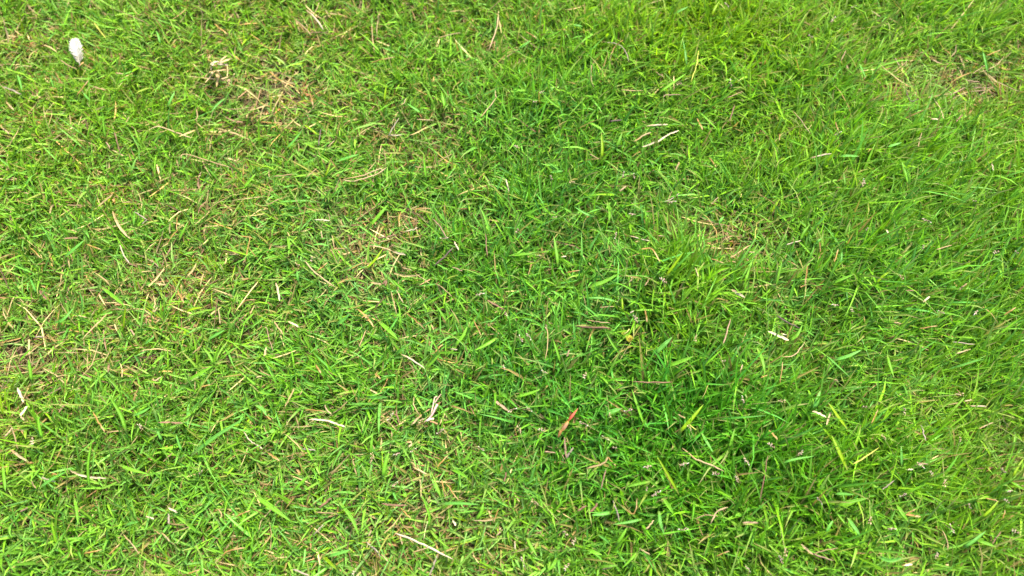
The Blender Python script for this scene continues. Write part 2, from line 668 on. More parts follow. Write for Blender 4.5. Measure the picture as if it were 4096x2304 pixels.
# outer ring
n = 52000
x, y = r.uniform(-2.6, 2.6, n), r.uniform(-2.2, 3.0, n)
k = ((x < X0 + .01) | (x > X1 - .01) | (y < Y0 + .01) | (y > Y1 - .01)) & (np.hypot(x, y - .4) < 2.55)
x, y = x[k], y[k]
pts_out = np.stack([x, y, terrain(x, y)], 1)
sc_out = r.uniform(.8, 1.25, len(x)) * (.85 + .3 * nl1(x, y))
pts = np.concatenate([pts_in, pts_out])
sc = np.concatenate([sc_in, sc_out])
d_ = dry(pts[:, 0], pts[:, 1])
v_ = np.exp(r.normal(0, .15, len(pts)))
ye_ = yel(pts[:, 0], pts[:, 1])
tint = np.stack([v_ * (.9 + .7 * d_ + .3 * ye_), v_ * (1.0 + .05 * ye_), v_ * (1 + .3 * d_)], 1)
scatter("turf", "dense low turf of small green blades filling in below and beyond", pts, tint, sc, 5)

# ------------------------------------------------------------------ ribbons and tubes for single straws and blades
def catmull(pts, n):
    pts = np.asarray(pts, float)
    if len(pts) == 2:
        t = np.linspace(0, 1, n)[:, None]
        return pts[0] * (1 - t) + pts[1] * t
    P = np.vstack([2 * pts[0] - pts[1], pts, 2 * pts[-1] - pts[-2]])
    seg = len(pts) - 1
    out = []
    for u in np.linspace(0, seg - 1e-6, n):
        i = int(u)
        f = u - i
        a, b, c_, d = P[i], P[i + 1], P[i + 2], P[i + 3]
        out.append(.5 * ((2 * b) + (-a + c_) * f + (2 * a - 5 * b + 4 * c_ - d) * f * f + (-a + 3 * b - 3 * c_ + d) * f ** 3))
    return np.array(out)


def frame_along(path):
    tg = np.gradient(path, axis=0)
    tg /= np.linalg.norm(tg, axis=1)[:, None] + 1e-9
    up = np.array([0, 0, 1.0])
    side = np.cross(tg, up)
    ln = np.linalg.norm(side, axis=1)[:, None]
    side = np.where(ln > 1e-4, side / np.maximum(ln, 1e-9), np.array([1.0, 0, 0]))
    nor = np.cross(side, tg)
    return tg, side, nor


def tube(path, wid, flat, cols, sides=6, roll=0.0):
    """closed tube with elliptical section; wid per point; returns verts, quads, tris, cols"""
    n = len(path)
    _, s, u = frame_along(path)
    a = np.linspace(0, 2 * math.pi, sides, endpoint=False) + roll
    V = path[:, None, :] + (np.cos(a)[None, :, None] * s[:, None, :] + flat * np.sin(a)[None, :, None] * u[:, None, :]) * (wid / 2)[:, None, None]
    V = V.reshape(-1, 3)
    V = np.vstack([V, path[0], path[-1]])
    C = np.vstack([np.repeat(cols, sides, 0), cols[0], cols[-1]])
    Q, T = [], []
    for i in range(n - 1):
        for j in range(sides):
            j2 = (j + 1) % sides
            Q.append([i * sides + j, i * sides + j2, (i + 1) * sides + j2, (i + 1) * sides + j])
    b, e = n * sides, n * sides + 1
    for j in range(sides):
        j2 = (j + 1) % sides
        T.append([b, j2, j])
        T.append([e, (n - 1) * sides + j, (n - 1) * sides + j2])
    return V, np.array(Q), np.array(T), C


def ribbon(path, wid, fold, cols, roll=0.0):
    """thin folded grass leaf, 5 points across, two skins"""
    n = len(path)
    _, s, u = frame_along(path)
    cr, sr = math.cos(roll), math.sin(roll)
    s2 = s * cr + u * sr
    u2 = u * cr - s * sr
    off = np.array([-1, -.5, 0, .5, 1])
    hgt = np.array([fold, fold * .35, 0, fold * .35, fold])
    top = path[:, None, :] + (off[None, :, None] * s2[:, None, :] + hgt[None, :, None] * u2[:, None, :]) * (wid / 2)[:, None, None]
    bot = top - u2[:, None, :] * .00012
    V = np.vstack([top.reshape(-1, 3), bot.reshape(-1, 3)])
    shade = np.array([1, .93, 1.2, .93, 1])
    C1 = (cols[:, None, :] * shade[None, :, None]).reshape(-1, 3)
    C = np.vstack([C1, C1])
    Q = []
    B = n * 5
    for i in range(n - 1):
        for j in range(4):
            a, b, c_, d = i * 5 + j, i * 5 + j + 1, (i + 1) * 5 + j + 1, (i + 1) * 5 + j
            Q.append([a, b, c_, d])
            Q.append([B + a, B + d, B + c_, B + b])
        for j in (0, 4):
            a, d = i * 5 + j, (i + 1) * 5 + j
            Q.append([a, d, B + d, B + a])
    return V, np.array(Q), None, C


def origin_mesh(name, V, Q, T, C, mat):
    """mesh with its origin at its base; returns mesh and base"""
    o = V.mean(0).copy()
    o[2] = V[:, 2].min()
    return mesh_np(name, V - o, Q, T, C, mat), o


# tile coordinates as read from enlarged quarters (1932 px for 1024 px of the photograph)
def tl(tx, ty, pts):
    s = 1024 / 1932
    return [(tx * 1024 + p[0] * s, ty * 768 + p[1] * s) for p in pts]


CC = {'w': (np.array([.50, .42, .27]), 'whitish'), 'c': (np.array([.38, .285, .14]), 'cream'),
      't': (np.array([.30, .215, .09]), 'tan'), 'o': (np.array([.30, .18, .04]), 'orange'),
      'b': (np.array([.20, .11, .06]), 'brown'), 'p': (np.array([.26, .17, .10]), 'pinkish'),
      'g': (np.array([.27, .22, .16]), 'greyish'), 'y': (np.array([.40, .40, .06]), 'yellow'),
      'd': (np.array([.10, .065, .055]), 'dark brown')}

STRAWS = [
    # tx, ty, colour, width(px of the photograph), points
    (0, 0, 'y', 9, [(705, 160), (745, 215), (800, 290)]), (0, 0, 't', 8, [(450, 450), (520, 495), (580, 520)]),
    (0, 0, 'o', 7, [(630, 410), (740, 475)]), (0, 0, 'c', 6, [(110, 520), (150, 500), (240, 500)]),
    (0, 0, 'g', 8, [(20, 655), (90, 680), (160, 710)]), (0, 0, 'c', 8, [(45, 770), (110, 835)]),
    (0, 0, 'c', 8, [(0, 945), (70, 1010)]), (0, 0, 'c', 7, [(1110, 985), (1190, 955), (1290, 985), (1380, 1020), (1450, 1040)]),
    (0, 0, 't', 7, [(1365, 1200), (1400, 1165), (1640, 1235), (1740, 1265)]), (0, 0, 'c', 9, [(950, 930), (975, 880)]),
    (0, 0, 'c', 9, [(870, 550), (930, 560)]), (0, 0, 'o', 7, [(580, 720), (670, 600)]), (0, 0, 't', 8, [(700, 655), (800, 680)]),
    (0, 0, 't', 6, [(1690, 825), (1800, 822), (1910, 805)]), (0, 0, 'b', 7, [(860, 990), (905, 1150)]),
    (0, 0, 'o', 8, [(1620, 180), (1720, 260)]), (0, 0, 't', 8, [(1640, 680), (1710, 655), (1725, 620)]),
    (0, 0, 't', 7, [(200, 30), (265, 100)]), (0, 0, 'c', 7, [(1500, 1340), (1515, 1300)]), (0, 0, 'p', 7, [(800, 1070), (830, 1120)]),
    (0, 0, 't', 7, [(1480, 820), (1490, 880), (1470, 910)]),
    (1, 0, 'w', 10, [(380, 75), (440, 130), (510, 225)]), (1, 0, 't', 8, [(300, 150), (360, 205), (420, 270)]),
    (1, 0, 'c', 8, [(1830, 80), (1825, 160), (1810, 230), (1755, 380)]), (1, 0, 't', 7, [(870, 180), (880, 290), (895, 400)]),
    (1, 0, 'c', 6, [(1370, 290), (1450, 265), (1550, 245)]), (1, 0, 'o', 7, [(860, 480), (930, 455), (1050, 430)]),
    (1, 0, 'c', 7, [(650, 1360), (740, 1365), (900, 1320), (990, 1260)]), (1, 0, 'c', 7, [(655, 1355), (820, 1320), (930, 1275), (965, 1290)]),
    (1, 0, 'c', 6, [(1690, 890), (1760, 810), (1810, 740)]), (1, 0, 'c', 6, [(1810, 740), (1805, 680)]),
    (1, 0, 'c', 7, [(1210, 900), (1340, 908)]), (1, 0, 'w', 6, [(1000, 1020), (1105, 1022)]),
    (1, 0, 'c', 6, [(1090, 795), (1115, 780), (1130, 740)]), (1, 0, 'o', 8, [(35, 920), (200, 930)]),
    (1, 0, 'o', 8, [(110, 970), (200, 930)]), (1, 0, 'o', 9, [(100, 540), (160, 590), (240, 640)]),
    (1, 0, 'o', 10, [(405, 700), (430, 800)]), (1, 0, 'o', 8, [(340, 725), (400, 630)]), (1, 0, 'd', 7, [(490, 970), (470, 1100)]),
    (1, 0, 'w', 7, [(1885, 1350), (1910, 1445)]), (1, 0, 'c', 6, [(540, 1110), (590, 1060)]), (1, 0, 'g', 6, [(1000, 1020), (1080, 890)]),
    (1, 0, 't', 7, [(120, 1335), (280, 1315)]), (1, 0, 't', 6, [(1370, 1225), (1480, 1160)]), (1, 0, 't', 7, [(460, 1270), (380, 1340)]),
    (2, 0, 'w', 9, [(1010, 950), (1180, 938)]), (2, 0, 'w', 8, [(980, 1110), (1100, 1065), (1180, 1015), (1260, 985)]),
    (2, 0, 'c', 11, [(920, 1070), (1000, 1020), (1050, 1000)]), (2, 0, 'p', 7, [(1140, 735), (1165, 718), (1290, 715)]),
    (2, 0, 'o', 8, [(1395, 890), (1440, 980)]), (2, 0, 'o', 6, [(840, 300), (770, 360), (735, 460)]),
    (2, 0, 'g', 5, [(700, 318), (790, 330), (850, 380), (885, 470)]), (2, 0, 'y', 6, [(1350, 620), (1390, 500), (1410, 380)]),
    (2, 0, 'c', 10, [(815, 1440), (870, 1400)]), (2, 0, 't', 6, [(820, 680), (990, 685)]), (2, 0, 'd', 9, [(740, 915), (830, 905)]),
    (2, 0, 't', 8, [(1230, 1290), (1265, 1220)]), (2, 0, 'o', 8, [(1490, 1190), (1540, 1260)]), (2, 0, 't', 6, [(580, 1160), (660, 1200)]),
    (2, 0, 'b', 7, [(1640, 920), (1680, 790)]), (2, 0, 't', 6, [(1620, 740), (1740, 690)]), (2, 0, 'c', 5, [(1080, 540), (1150, 585)]),
    (2, 0, 'o', 7, [(100, 235), (190, 290)]),
    (3, 0, 'w', 8, [(320, 1195), (400, 1172), (480, 1160)]), (3, 0, 'c', 5, [(180, 830), (250, 910), (320, 1010)]),
    (3, 0, 'c', 5, [(1250, 740), (1300, 820), (1330, 900)]), (3, 0, 'w', 8, [(1230, 900), (1290, 900)]),
    (3, 0, 'd', 6, [(1040, 680), (1075, 760), (1140, 750)]), (3, 0, 'p', 7, [(1550, 660), (1680, 665)]),
    (3, 0, 'p', 7, [(1370, 720), (1490, 660)]), (3, 0, 'p', 7, [(1480, 605), (1600, 620)]), (3, 0, 'p', 6, [(1530, 690), (1660, 680)]),
    (3, 0, 't', 6, [(1540, 560), (1640, 490)]), (3, 0, 'w', 6, [(1690, 1230), (1700, 1290)]), (3, 0, 'c', 8, [(1330, 490), (1240, 450)]),
    (3, 0, 'o', 7, [(510, 920), (530, 990)]), (3, 0, 'p', 7, [(960, 440), (990, 500)]), (3, 0, 'o', 7, [(90, 1010), (85, 1060)]),
    (3, 0, 't', 6, [(1130, 1110), (1160, 1000)]), (3, 0, 'b', 7, [(1420, 920), (1470, 860)]), (3, 0, 'c', 6, [(780, 80), (850, 130)]),
    (3, 0, 'o', 7, [(1650, 420), (1760, 375)]), (3, 0, 't', 7, [(550, 460), (590, 380)]),
    (0, 1, 't', 9, [(740, 110), (800, 60), (850, 20)]), (0, 1, 'c', 12, [(850, 145), (900, 260), (980, 350)]),
    (0, 1, 'w', 7, [(905, 400), (935, 480), (980, 540)]), (0, 1, 'g', 6, [(1010, 150), (1110, 210)]), (0, 1, 'g', 6, [(1110, 210), (1070, 240)]),
    (0, 1, 't', 6, [(920, 80), (975, 75)]), (0, 1, 'o', 5, [(1340, 170), (1330, 290)]), (0, 1, 'o', 6, [(1250, 390), (1330, 300), (1390, 240)]),
    (0, 1, 'o', 6, [(1890, 330), (1860, 470), (1830, 550)]), (0, 1, 'o', 7, [(1790, 330), (1900, 345)]),
    (0, 1, 'c', 8, [(1170, 685), (1260, 705)]), (0, 1, 'o', 8, [(1340, 740), (1390, 840)]), (0, 1, 'c', 6, [(1650, 870), (1660, 1000)]),
    (0, 1, 'o', 7, [(1790, 880), (1860, 820), (1930, 815)]), (0, 1, 'c', 7, [(565, 940), (600, 935), (655, 950)]),
    (0, 1, 't', 8, [(620, 1110), (740, 990), (805, 920)]), (0, 1, 'b', 14, [(300, 740), (350, 810)]), (0, 1, 'p', 8, [(980, 1030), (1015, 1085)]),
    (0, 1, 'g', 7, [(260, 1095), (340, 1095)]), (0, 1, 't', 5, [(840, 885), (990, 888)]), (0, 1, 'c', 8, [(1160, 910), (1190, 870)]),
    (0, 1, 't', 6, [(1450, 1220), (1520, 1160)]), (0, 1, 'c', 7, [(1140, 1420), (1180, 1420), (1220, 1390)]), (0, 1, 'b', 9, [(480, 350), (590, 345)]),
    (0, 1, 'o', 7, [(230, 420), (310, 500)]), (0, 1, 't', 7, [(500, 100), (620, 100)]), (0, 1, 'o', 7, [(650, 395), (770, 440)]),
    (0, 1, 'p', 6, [(1140, 510), (1200, 570)]), (0, 1, 'c', 6, [(1730, 470), (1800, 470)]), (0, 1, 'c', 8, [(180, 5), (215, 12)]),
    (1, 1, 'w', 11, [(150, 685), (165, 750), (180, 820)]), (1, 1, 'c', 8, [(370, 520), (450, 610), (600, 720)]),
    (1, 1, 'o', 7, [(460, 600), (540, 530)]), (1, 1, 'c', 10, [(865, 685), (945, 695)]), (1, 1, 'b', 10, [(950, 700), (985, 670), (975, 710)]),
    (1, 1, 'w', 10, [(1030, 450), (1130, 475)]), (1, 1, 'c', 6, [(840, 410), (940, 415), (1030, 445)]),
    (1, 1, 'w', 7, [(1120, 300), (1190, 285), (1220, 268)]), (1, 1, 'b', 8, [(910, 350), (1000, 335), (1060, 320)]),
    (1, 1, 'o', 7, [(1200, 160), (1215, 125), (1330, 130)]), (1, 1, 'o', 9, [(1095, 150), (1080, 200), (1085, 265)]),
    (1, 1, 'p', 7, [(1330, 200), (1390, 265), (1440, 350)]), (1, 1, 'w', 8, [(1495, 375), (1530, 440)]),
    (1, 1, 'd', 8, [(1340, 560), (1420, 490), (1490, 420)]), (1, 1, 'w', 10, [(240, 975), (330, 1020)]),
    (1, 1, 'o', 10, [(765, 880), (840, 950), (890, 1020)]), (1, 1, 't', 6, [(1020, 750), (1060, 920)]), (1, 1, 'c', 6, [(1060, 740), (1110, 840)]),
    (1, 1, 'o', 8, [(1130, 910), (1200, 960), (1270, 1030)]), (1, 1, 't', 6, [(1350, 685), (1420, 735), (1480, 790)]),
    (1, 1, 'w', 7, [(1090, 1220), (1180, 1270), (1270, 1330)]), (1, 1, 't', 8, [(120, 960), (210, 1080)]), (1, 1, 'p', 5, [(75, 1010), (100, 1110), (130, 1200)]),
    (1, 1, 'c', 10, [(80, 1170), (60, 1240)]), (1, 1, 'o', 7, [(1350, 1210), (1410, 1150)]), (1, 1, 'w', 7, [(1470, 1185), (1520, 1190)]),
    (1, 1, 'o', 10, [(450, 1300), (490, 1370)]), (1, 1, 'o', 8, [(900, 1370), (940, 1410)]), (1, 1, 'b', 6, [(1730, 310), (1745, 490)]),
    (1, 1, 'b', 9, [(1740, 815), (1800, 850), (1870, 885)]), (1, 1, 'c', 6, [(1100, 570), (1180, 590)]), (1, 1, 'c', 5, [(1200, 610), (1310, 690)]),
    (1, 1, 't', 7, [(80, 100), (180, 50)]), (1, 1, 'w', 7, [(440, 210), (560, 215)]), (1, 1, 'c', 6, [(490, 290), (500, 350)]),
    (1, 1, 'o', 6, [(720, 580), (810, 530)]), (1, 1, 't', 6, [(770, 1190), (830, 1040)]), (1, 1, 'o', 6, [(1640, 960), (1700, 1090)]),
    (1, 1, 'p', 6, [(1480, 565), (1560, 600)]), (1, 1, 'c', 6, [(0, 1400), (45, 1390)]), (1, 1, 't', 6, [(600, 430), (670, 425)]),
    (2, 1, 'w', 7, [(880, 330), (960, 350), (1040, 372)]), (2, 1, 'o', 8, [(960, 435), (1040, 425), (1080, 460), (1120, 540)]),
    (2, 1, 't', 8, [(1640, 495), (1700, 465), (1800, 400)]), (2, 1, 'w', 12, [(1655, 735), (1700, 765), (1755, 795)]),
    (2, 1, 'y', 5, [(1845, 240), (1830, 380)]), (2, 1, 'c', 6, [(1100, 330), (1150, 335)]), (2, 1, 'o', 8, [(1005, 880), (1020, 985)]),
    (2, 1, 't', 6, [(660, 872), (770, 862)]), (2, 1, 'b', 9, [(480, 1015), (620, 1022), (740, 1025)]), (2, 1, 'c', 5, [(560, 965), (650, 980), (740, 990)]),
    (2, 1, 't', 5, [(260, 1010), (270, 1120), (250, 1270)]), (2, 1, 'g', 5, [(1150, 75), (1210, 50), (1260, 10)]), (2, 1, 'c', 6, [(1500, 92), (1560, 40)]),
    (2, 1, 'p', 7, [(1590, 1160), (1650, 960)]), (2, 1, 'c', 6, [(1380, 570), (1410, 640)]), (2, 1, 'w', 7, [(890, 915), (920, 895)]),
    (2, 1, 'b', 6, [(900, 1430), (1060, 1438), (1210, 1435)]), (2, 1, 'o', 6, [(1500, 500), (1600, 540)]), (2, 1, 'b', 7, [(1620, 300), (1640, 370)]),
    (2, 1, 'o', 7, [(1470, 380), (1520, 405)]), (2, 1, 'o', 6, [(1630, 520), (1690, 530)]), (2, 1, 'c', 6, [(1780, 455), (1830, 455)]),
    (2, 1, 'w', 7, [(370, 490), (410, 485)]), (2, 1, 'o', 6, [(410, 610), (510, 590)]), (2, 1, 'p', 8, [(415, 1240), (435, 1190)]),
    (2, 1, 'c', 7, [(1720, 1360), (1740, 1300)]), (2, 1, 'o', 5, [(1880, 1400), (1930, 1380)]), (2, 1, 't', 6, [(1000, 710), (1040, 650)]),
    (3, 1, 'w', 7, [(140, 400), (180, 385), (250, 365)]), (3, 1, 'w', 11, [(0, 1050), (90, 1090), (160, 1120)]), (3, 1, 'w', 7, [(95, 1070), (140, 1080)]),
    (3, 1, 'c', 5, [(100, 1245), (200, 1230), (280, 1130)]), (3, 1, 'o', 8, [(300, 550), (290, 620), (280, 700)]), (3, 1, 'o', 6, [(500, 530), (530, 430)]),
    (3, 1, 'c', 7, [(1420, 1220), (1530, 1185)]), (3, 1, 'w', 9, [(1170, 830), (1220, 790)]), (3, 1, 'o', 7, [(1780, 930), (1870, 870)]),
    (3, 1, 't', 7, [(1440, 740), (1500, 690)]), (3, 1, 'd', 7, [(60, 930), (150, 985), (250, 1030)]), (3, 1, 'g', 5, [(1390, 1130), (1480, 1142), (1560, 1150)]),
    (3, 1, 'o', 5, [(90, 1445), (110, 1280)]), (3, 1, 'w', 8, [(895, 285), (905, 310)]), (3, 1, 't', 6, [(1270, 435), (1390, 400)]),
    (3, 1, 'c', 6, [(945, 985), (1000, 992)]), (3, 1, 'o', 6, [(1140, 1030), (1280, 1010)]), (3, 1, 'o', 6, [(240, 720), (290, 700)]),
    (3, 1, 'o', 5, [(150, 520), (210, 550)]), (3, 1, 'b', 6, [(1040, 745), (1110, 745)]),
    (0, 2, 'w', 13, [(130, 30), (160, 90), (180, 140)]), (0, 2, 'w', 11, [(150, 240), (210, 165)]), (0, 2, 'c', 8, [(155, 245), (185, 275)]),
    (0, 2, 'c', 10, [(30, 400), (100, 330)]), (0, 2, 't', 7, [(80, 310), (110, 400), (135, 490)]), (0, 2, 'c', 10, [(75, 495), (140, 540), (215, 590)]),
    (0, 2, 'w', 8, [(530, 655), (600, 685), (700, 705), (800, 710)]), (0, 2, 'b', 8, [(1190, 290), (1280, 290), (1380, 295)]),
    (0, 2, 'w', 9, [(1270, 935), (1340, 970)]), (0, 2, 'g', 9, [(1270, 980), (1275, 1060)]), (0, 2, 'w', 8, [(1100, 1000), (1160, 1020)]),
    (0, 2, 'c', 6, [(930, 1135), (990, 1200), (1050, 1280)]), (0, 2, 'c', 7, [(1215, 1120), (1310, 1210)]), (0, 2, 't', 8, [(1235, 585), (1300, 520)]),
    (0, 2, 'w', 5, [(1840, 360), (1880, 420), (1930, 460)]), (0, 2, 'c', 8, [(1730, 1160), (1780, 1145)]), (0, 2, 'o', 7, [(820, 1290), (900, 1210)]),
    (0, 2, 'o', 6, [(630, 1280), (770, 1250)]), (0, 2, 'o', 6, [(1780, 1000), (1890, 950)]), (0, 2, 't', 6, [(1640, 940), (1670, 980), (1665, 1020)]),
    (0, 2, 'o', 7, [(1680, 1300), (1720, 1260), (1850, 1235)]), (0, 2, 'o', 7, [(1520, 20), (1590, 5)]), (0, 2, 'p', 8, [(150, 965), (210, 935)]),
    (0, 2, 'g', 7, [(305, 705), (420, 740)]), (0, 2, 'o', 8, [(700, 210), (790, 370)]), (0, 2, 't', 6, [(800, 365), (920, 355)]),
    (0, 2, 'o', 6, [(1380, 1445), (1510, 1400)]), (0, 2, 't', 6, [(230, 720), (270, 790)]),
    (1, 2, 'w', 9, [(400, 265), (520, 275), (610, 300), (675, 325)]), (1, 2, 'o', 6, [(370, 190), (460, 200), (550, 215)]),
    (1, 2, 'c', 7, [(520, 150), (530, 190), (570, 230)]), (1, 2, 't', 6, [(570, 230), (640, 180), (690, 130)]), (1, 2, 'b', 8, [(1055, 190), (1080, 300)]),
    (1, 2, 'c', 11, [(1250, 230), (1170, 310)]), (1, 2, 'w', 8, [(1045, 1130), (1170, 1170), (1300, 1230), (1490, 1325)]),
    (1, 2, 'c', 7, [(1085, 1145), (1105, 1215)]), (1, 2, 'c', 5, [(1180, 1270), (1300, 1235)]), (1, 2, 'g', 8, [(1310, 1445), (1370, 1290)]),
    (1, 2, 'g', 7, [(830, 1190), (900, 1250), (940, 1305)]), (1, 2, 'c', 6, [(940, 1280), (1000, 1340)]), (1, 2, 'g', 8, [(280, 1400), (400, 1445)]),
    (1, 2, 'g', 6, [(430, 1140), (510, 1060)]), (1, 2, 'b', 9, [(950, 905), (1040, 915), (1140, 915)]), (1, 2, 'o', 7, [(1090, 935), (1170, 1020)]),
    (1, 2, 'w', 9, [(1485, 1030), (1510, 1070)]), (1, 2, 'c', 6, [(1640, 1025), (1720, 1032), (1800, 1025)]), (1, 2, 'o', 5, [(1830, 940), (1790, 1050)]),
    (1, 2, 'c', 8, [(1180, 625), (1240, 655), (1290, 680)]), (1, 2, 't', 5, [(1230, 800), (1350, 750)]), (1, 2, 'b', 11, [(475, 935), (570, 860)]),
    (1, 2, 'o', 7, [(1360, 630), (1450, 540)]), (1, 2, 'o', 6, [(1430, 750), (1530, 880)]), (1, 2, 'o', 6, [(1400, 720), (1430, 860)]),
    (1, 2, 'p', 12, [(1790, 120), (1900, 200)]), (1, 2, 'b', 7, [(1890, 660), (1870, 740)]), (1, 2, 'o', 9, [(90, 520), (180, 580)]),
    (1, 2, 't', 6, [(440, 965), (640, 985)]), (1, 2, 't', 6, [(730, 570), (760, 690)]), (1, 2, 't', 8, [(220, 170), (290, 30)]),
    (1, 2, 'g', 7, [(350, 490), (450, 500)]), (1, 2, 't', 5, [(1340, 1010), (1430, 1005)]), (1, 2, 'w', 7, [(0, 455), (50, 490)]),
    (1, 2, 'c', 7, [(850, 1150), (870, 1100)]), (1, 2, 't', 5, [(330, 90), (350, 40)]), (1, 2, 'c', 9, [(1130, 440), (1175, 445), (1150, 480)]),
    (2, 2, 'p', 9, [(395, 400), (400, 480), (410, 560)]), (2, 2, 'g', 9, [(410, 560), (460, 480)]), (2, 2, 't', 9, [(555, 640), (690, 600), (720, 550)]),
    (2, 2, 'o', 6, [(720, 550), (785, 620)]), (2, 2, 'c', 7, [(1280, 480), (1390, 570), (1500, 610), (1600, 660)]),
    (2, 2, 'c', 7, [(1500, 1060), (1550, 960), (1635, 930)]), (2, 2, 'g', 6, [(760, 880), (790, 960), (810, 1040)]),
    (2, 2, 'o', 6, [(820, 910), (920, 980), (945, 860)]), (2, 2, 'b', 10, [(580, 980), (650, 900)]), (2, 2, 'p', 8, [(1740, 1045), (1860, 1048)]),
    (2, 2, 'o', 6, [(1540, 1300), (1640, 1260)]), (2, 2, 'w', 6, [(20, 1180), (25, 1250)]), (2, 2, 'c', 6, [(680, 1400), (760, 1380)]),
    (2, 2, 'c', 6, [(960, 1240), (1040, 1290)]), (2, 2, 'y', 6, [(1330, 300), (1390, 350)]), (2, 2, 'b', 5, [(1870, 890), (1900, 720), (1930, 540)]),
    (2, 2, 'p', 6, [(670, 800), (710, 640)]), (2, 2, 't', 6, [(1250, 230), (1310, 260)]), (2, 2, 'p', 6, [(240, 510), (330, 520)]),
    (2, 2, 'b', 8, [(490, 960), (560, 920)]), (2, 2, 't', 5, [(1560, 1000), (1460, 990), (1380, 1020)]), (2, 2, 'c', 7, [(1010, 1100), (1070, 1030)]),
    (3, 2, 'w', 10, [(335, 205), (390, 225), (440, 255)]), (3, 2, 'c', 9, [(440, 310), (475, 210)]), (3, 2, 'o', 9, [(10, 350), (75, 420)]),
    (3, 2, 'c', 9, [(245, 1210), (340, 1285)]), (3, 2, 't', 5, [(340, 1285), (430, 1255), (530, 1240)]), (3, 2, 'p', 7, [(340, 1285), (490, 1330)]),
    (3, 2, 'w', 7, [(1520, 165), (1650, 168)]), (3, 2, 'c', 7, [(1480, 132), (1540, 118)]), (3, 2, 'g', 6, [(1155, 310), (1175, 370), (1190, 430)]),
    (3, 2, 'y', 6, [(640, 605), (720, 560), (840, 480)]), (3, 2, 'o', 10, [(1040, 985), (1150, 1000)]), (3, 2, 'o', 6, [(1045, 980), (1110, 945)]),
    (3, 2, 't', 5, [(1310, 1090), (1350, 1180), (1360, 1260)]), (3, 2, 'w', 9, [(1030, 1370), (1090, 1360)]), (3, 2, 'o', 5, [(1770, 1020), (1790, 950)]),
    (3, 2, 'c', 6, [(1590, 340), (1700, 290)]), (3, 2, 'p', 6, [(1140, 600), (1210, 605)]), (3, 2, 'w', 6, [(1040, 645), (1100, 645)]),
    (3, 2, 'g', 5, [(860, 800), (950, 730)]), (3, 2, 'o', 5, [(780, 300), (830, 190)]), (3, 2, 'o', 6, [(1640, 860), (1740, 885)]),
    (3, 2, 'b', 6, [(1690, 1210), (1760, 1110)]),
]

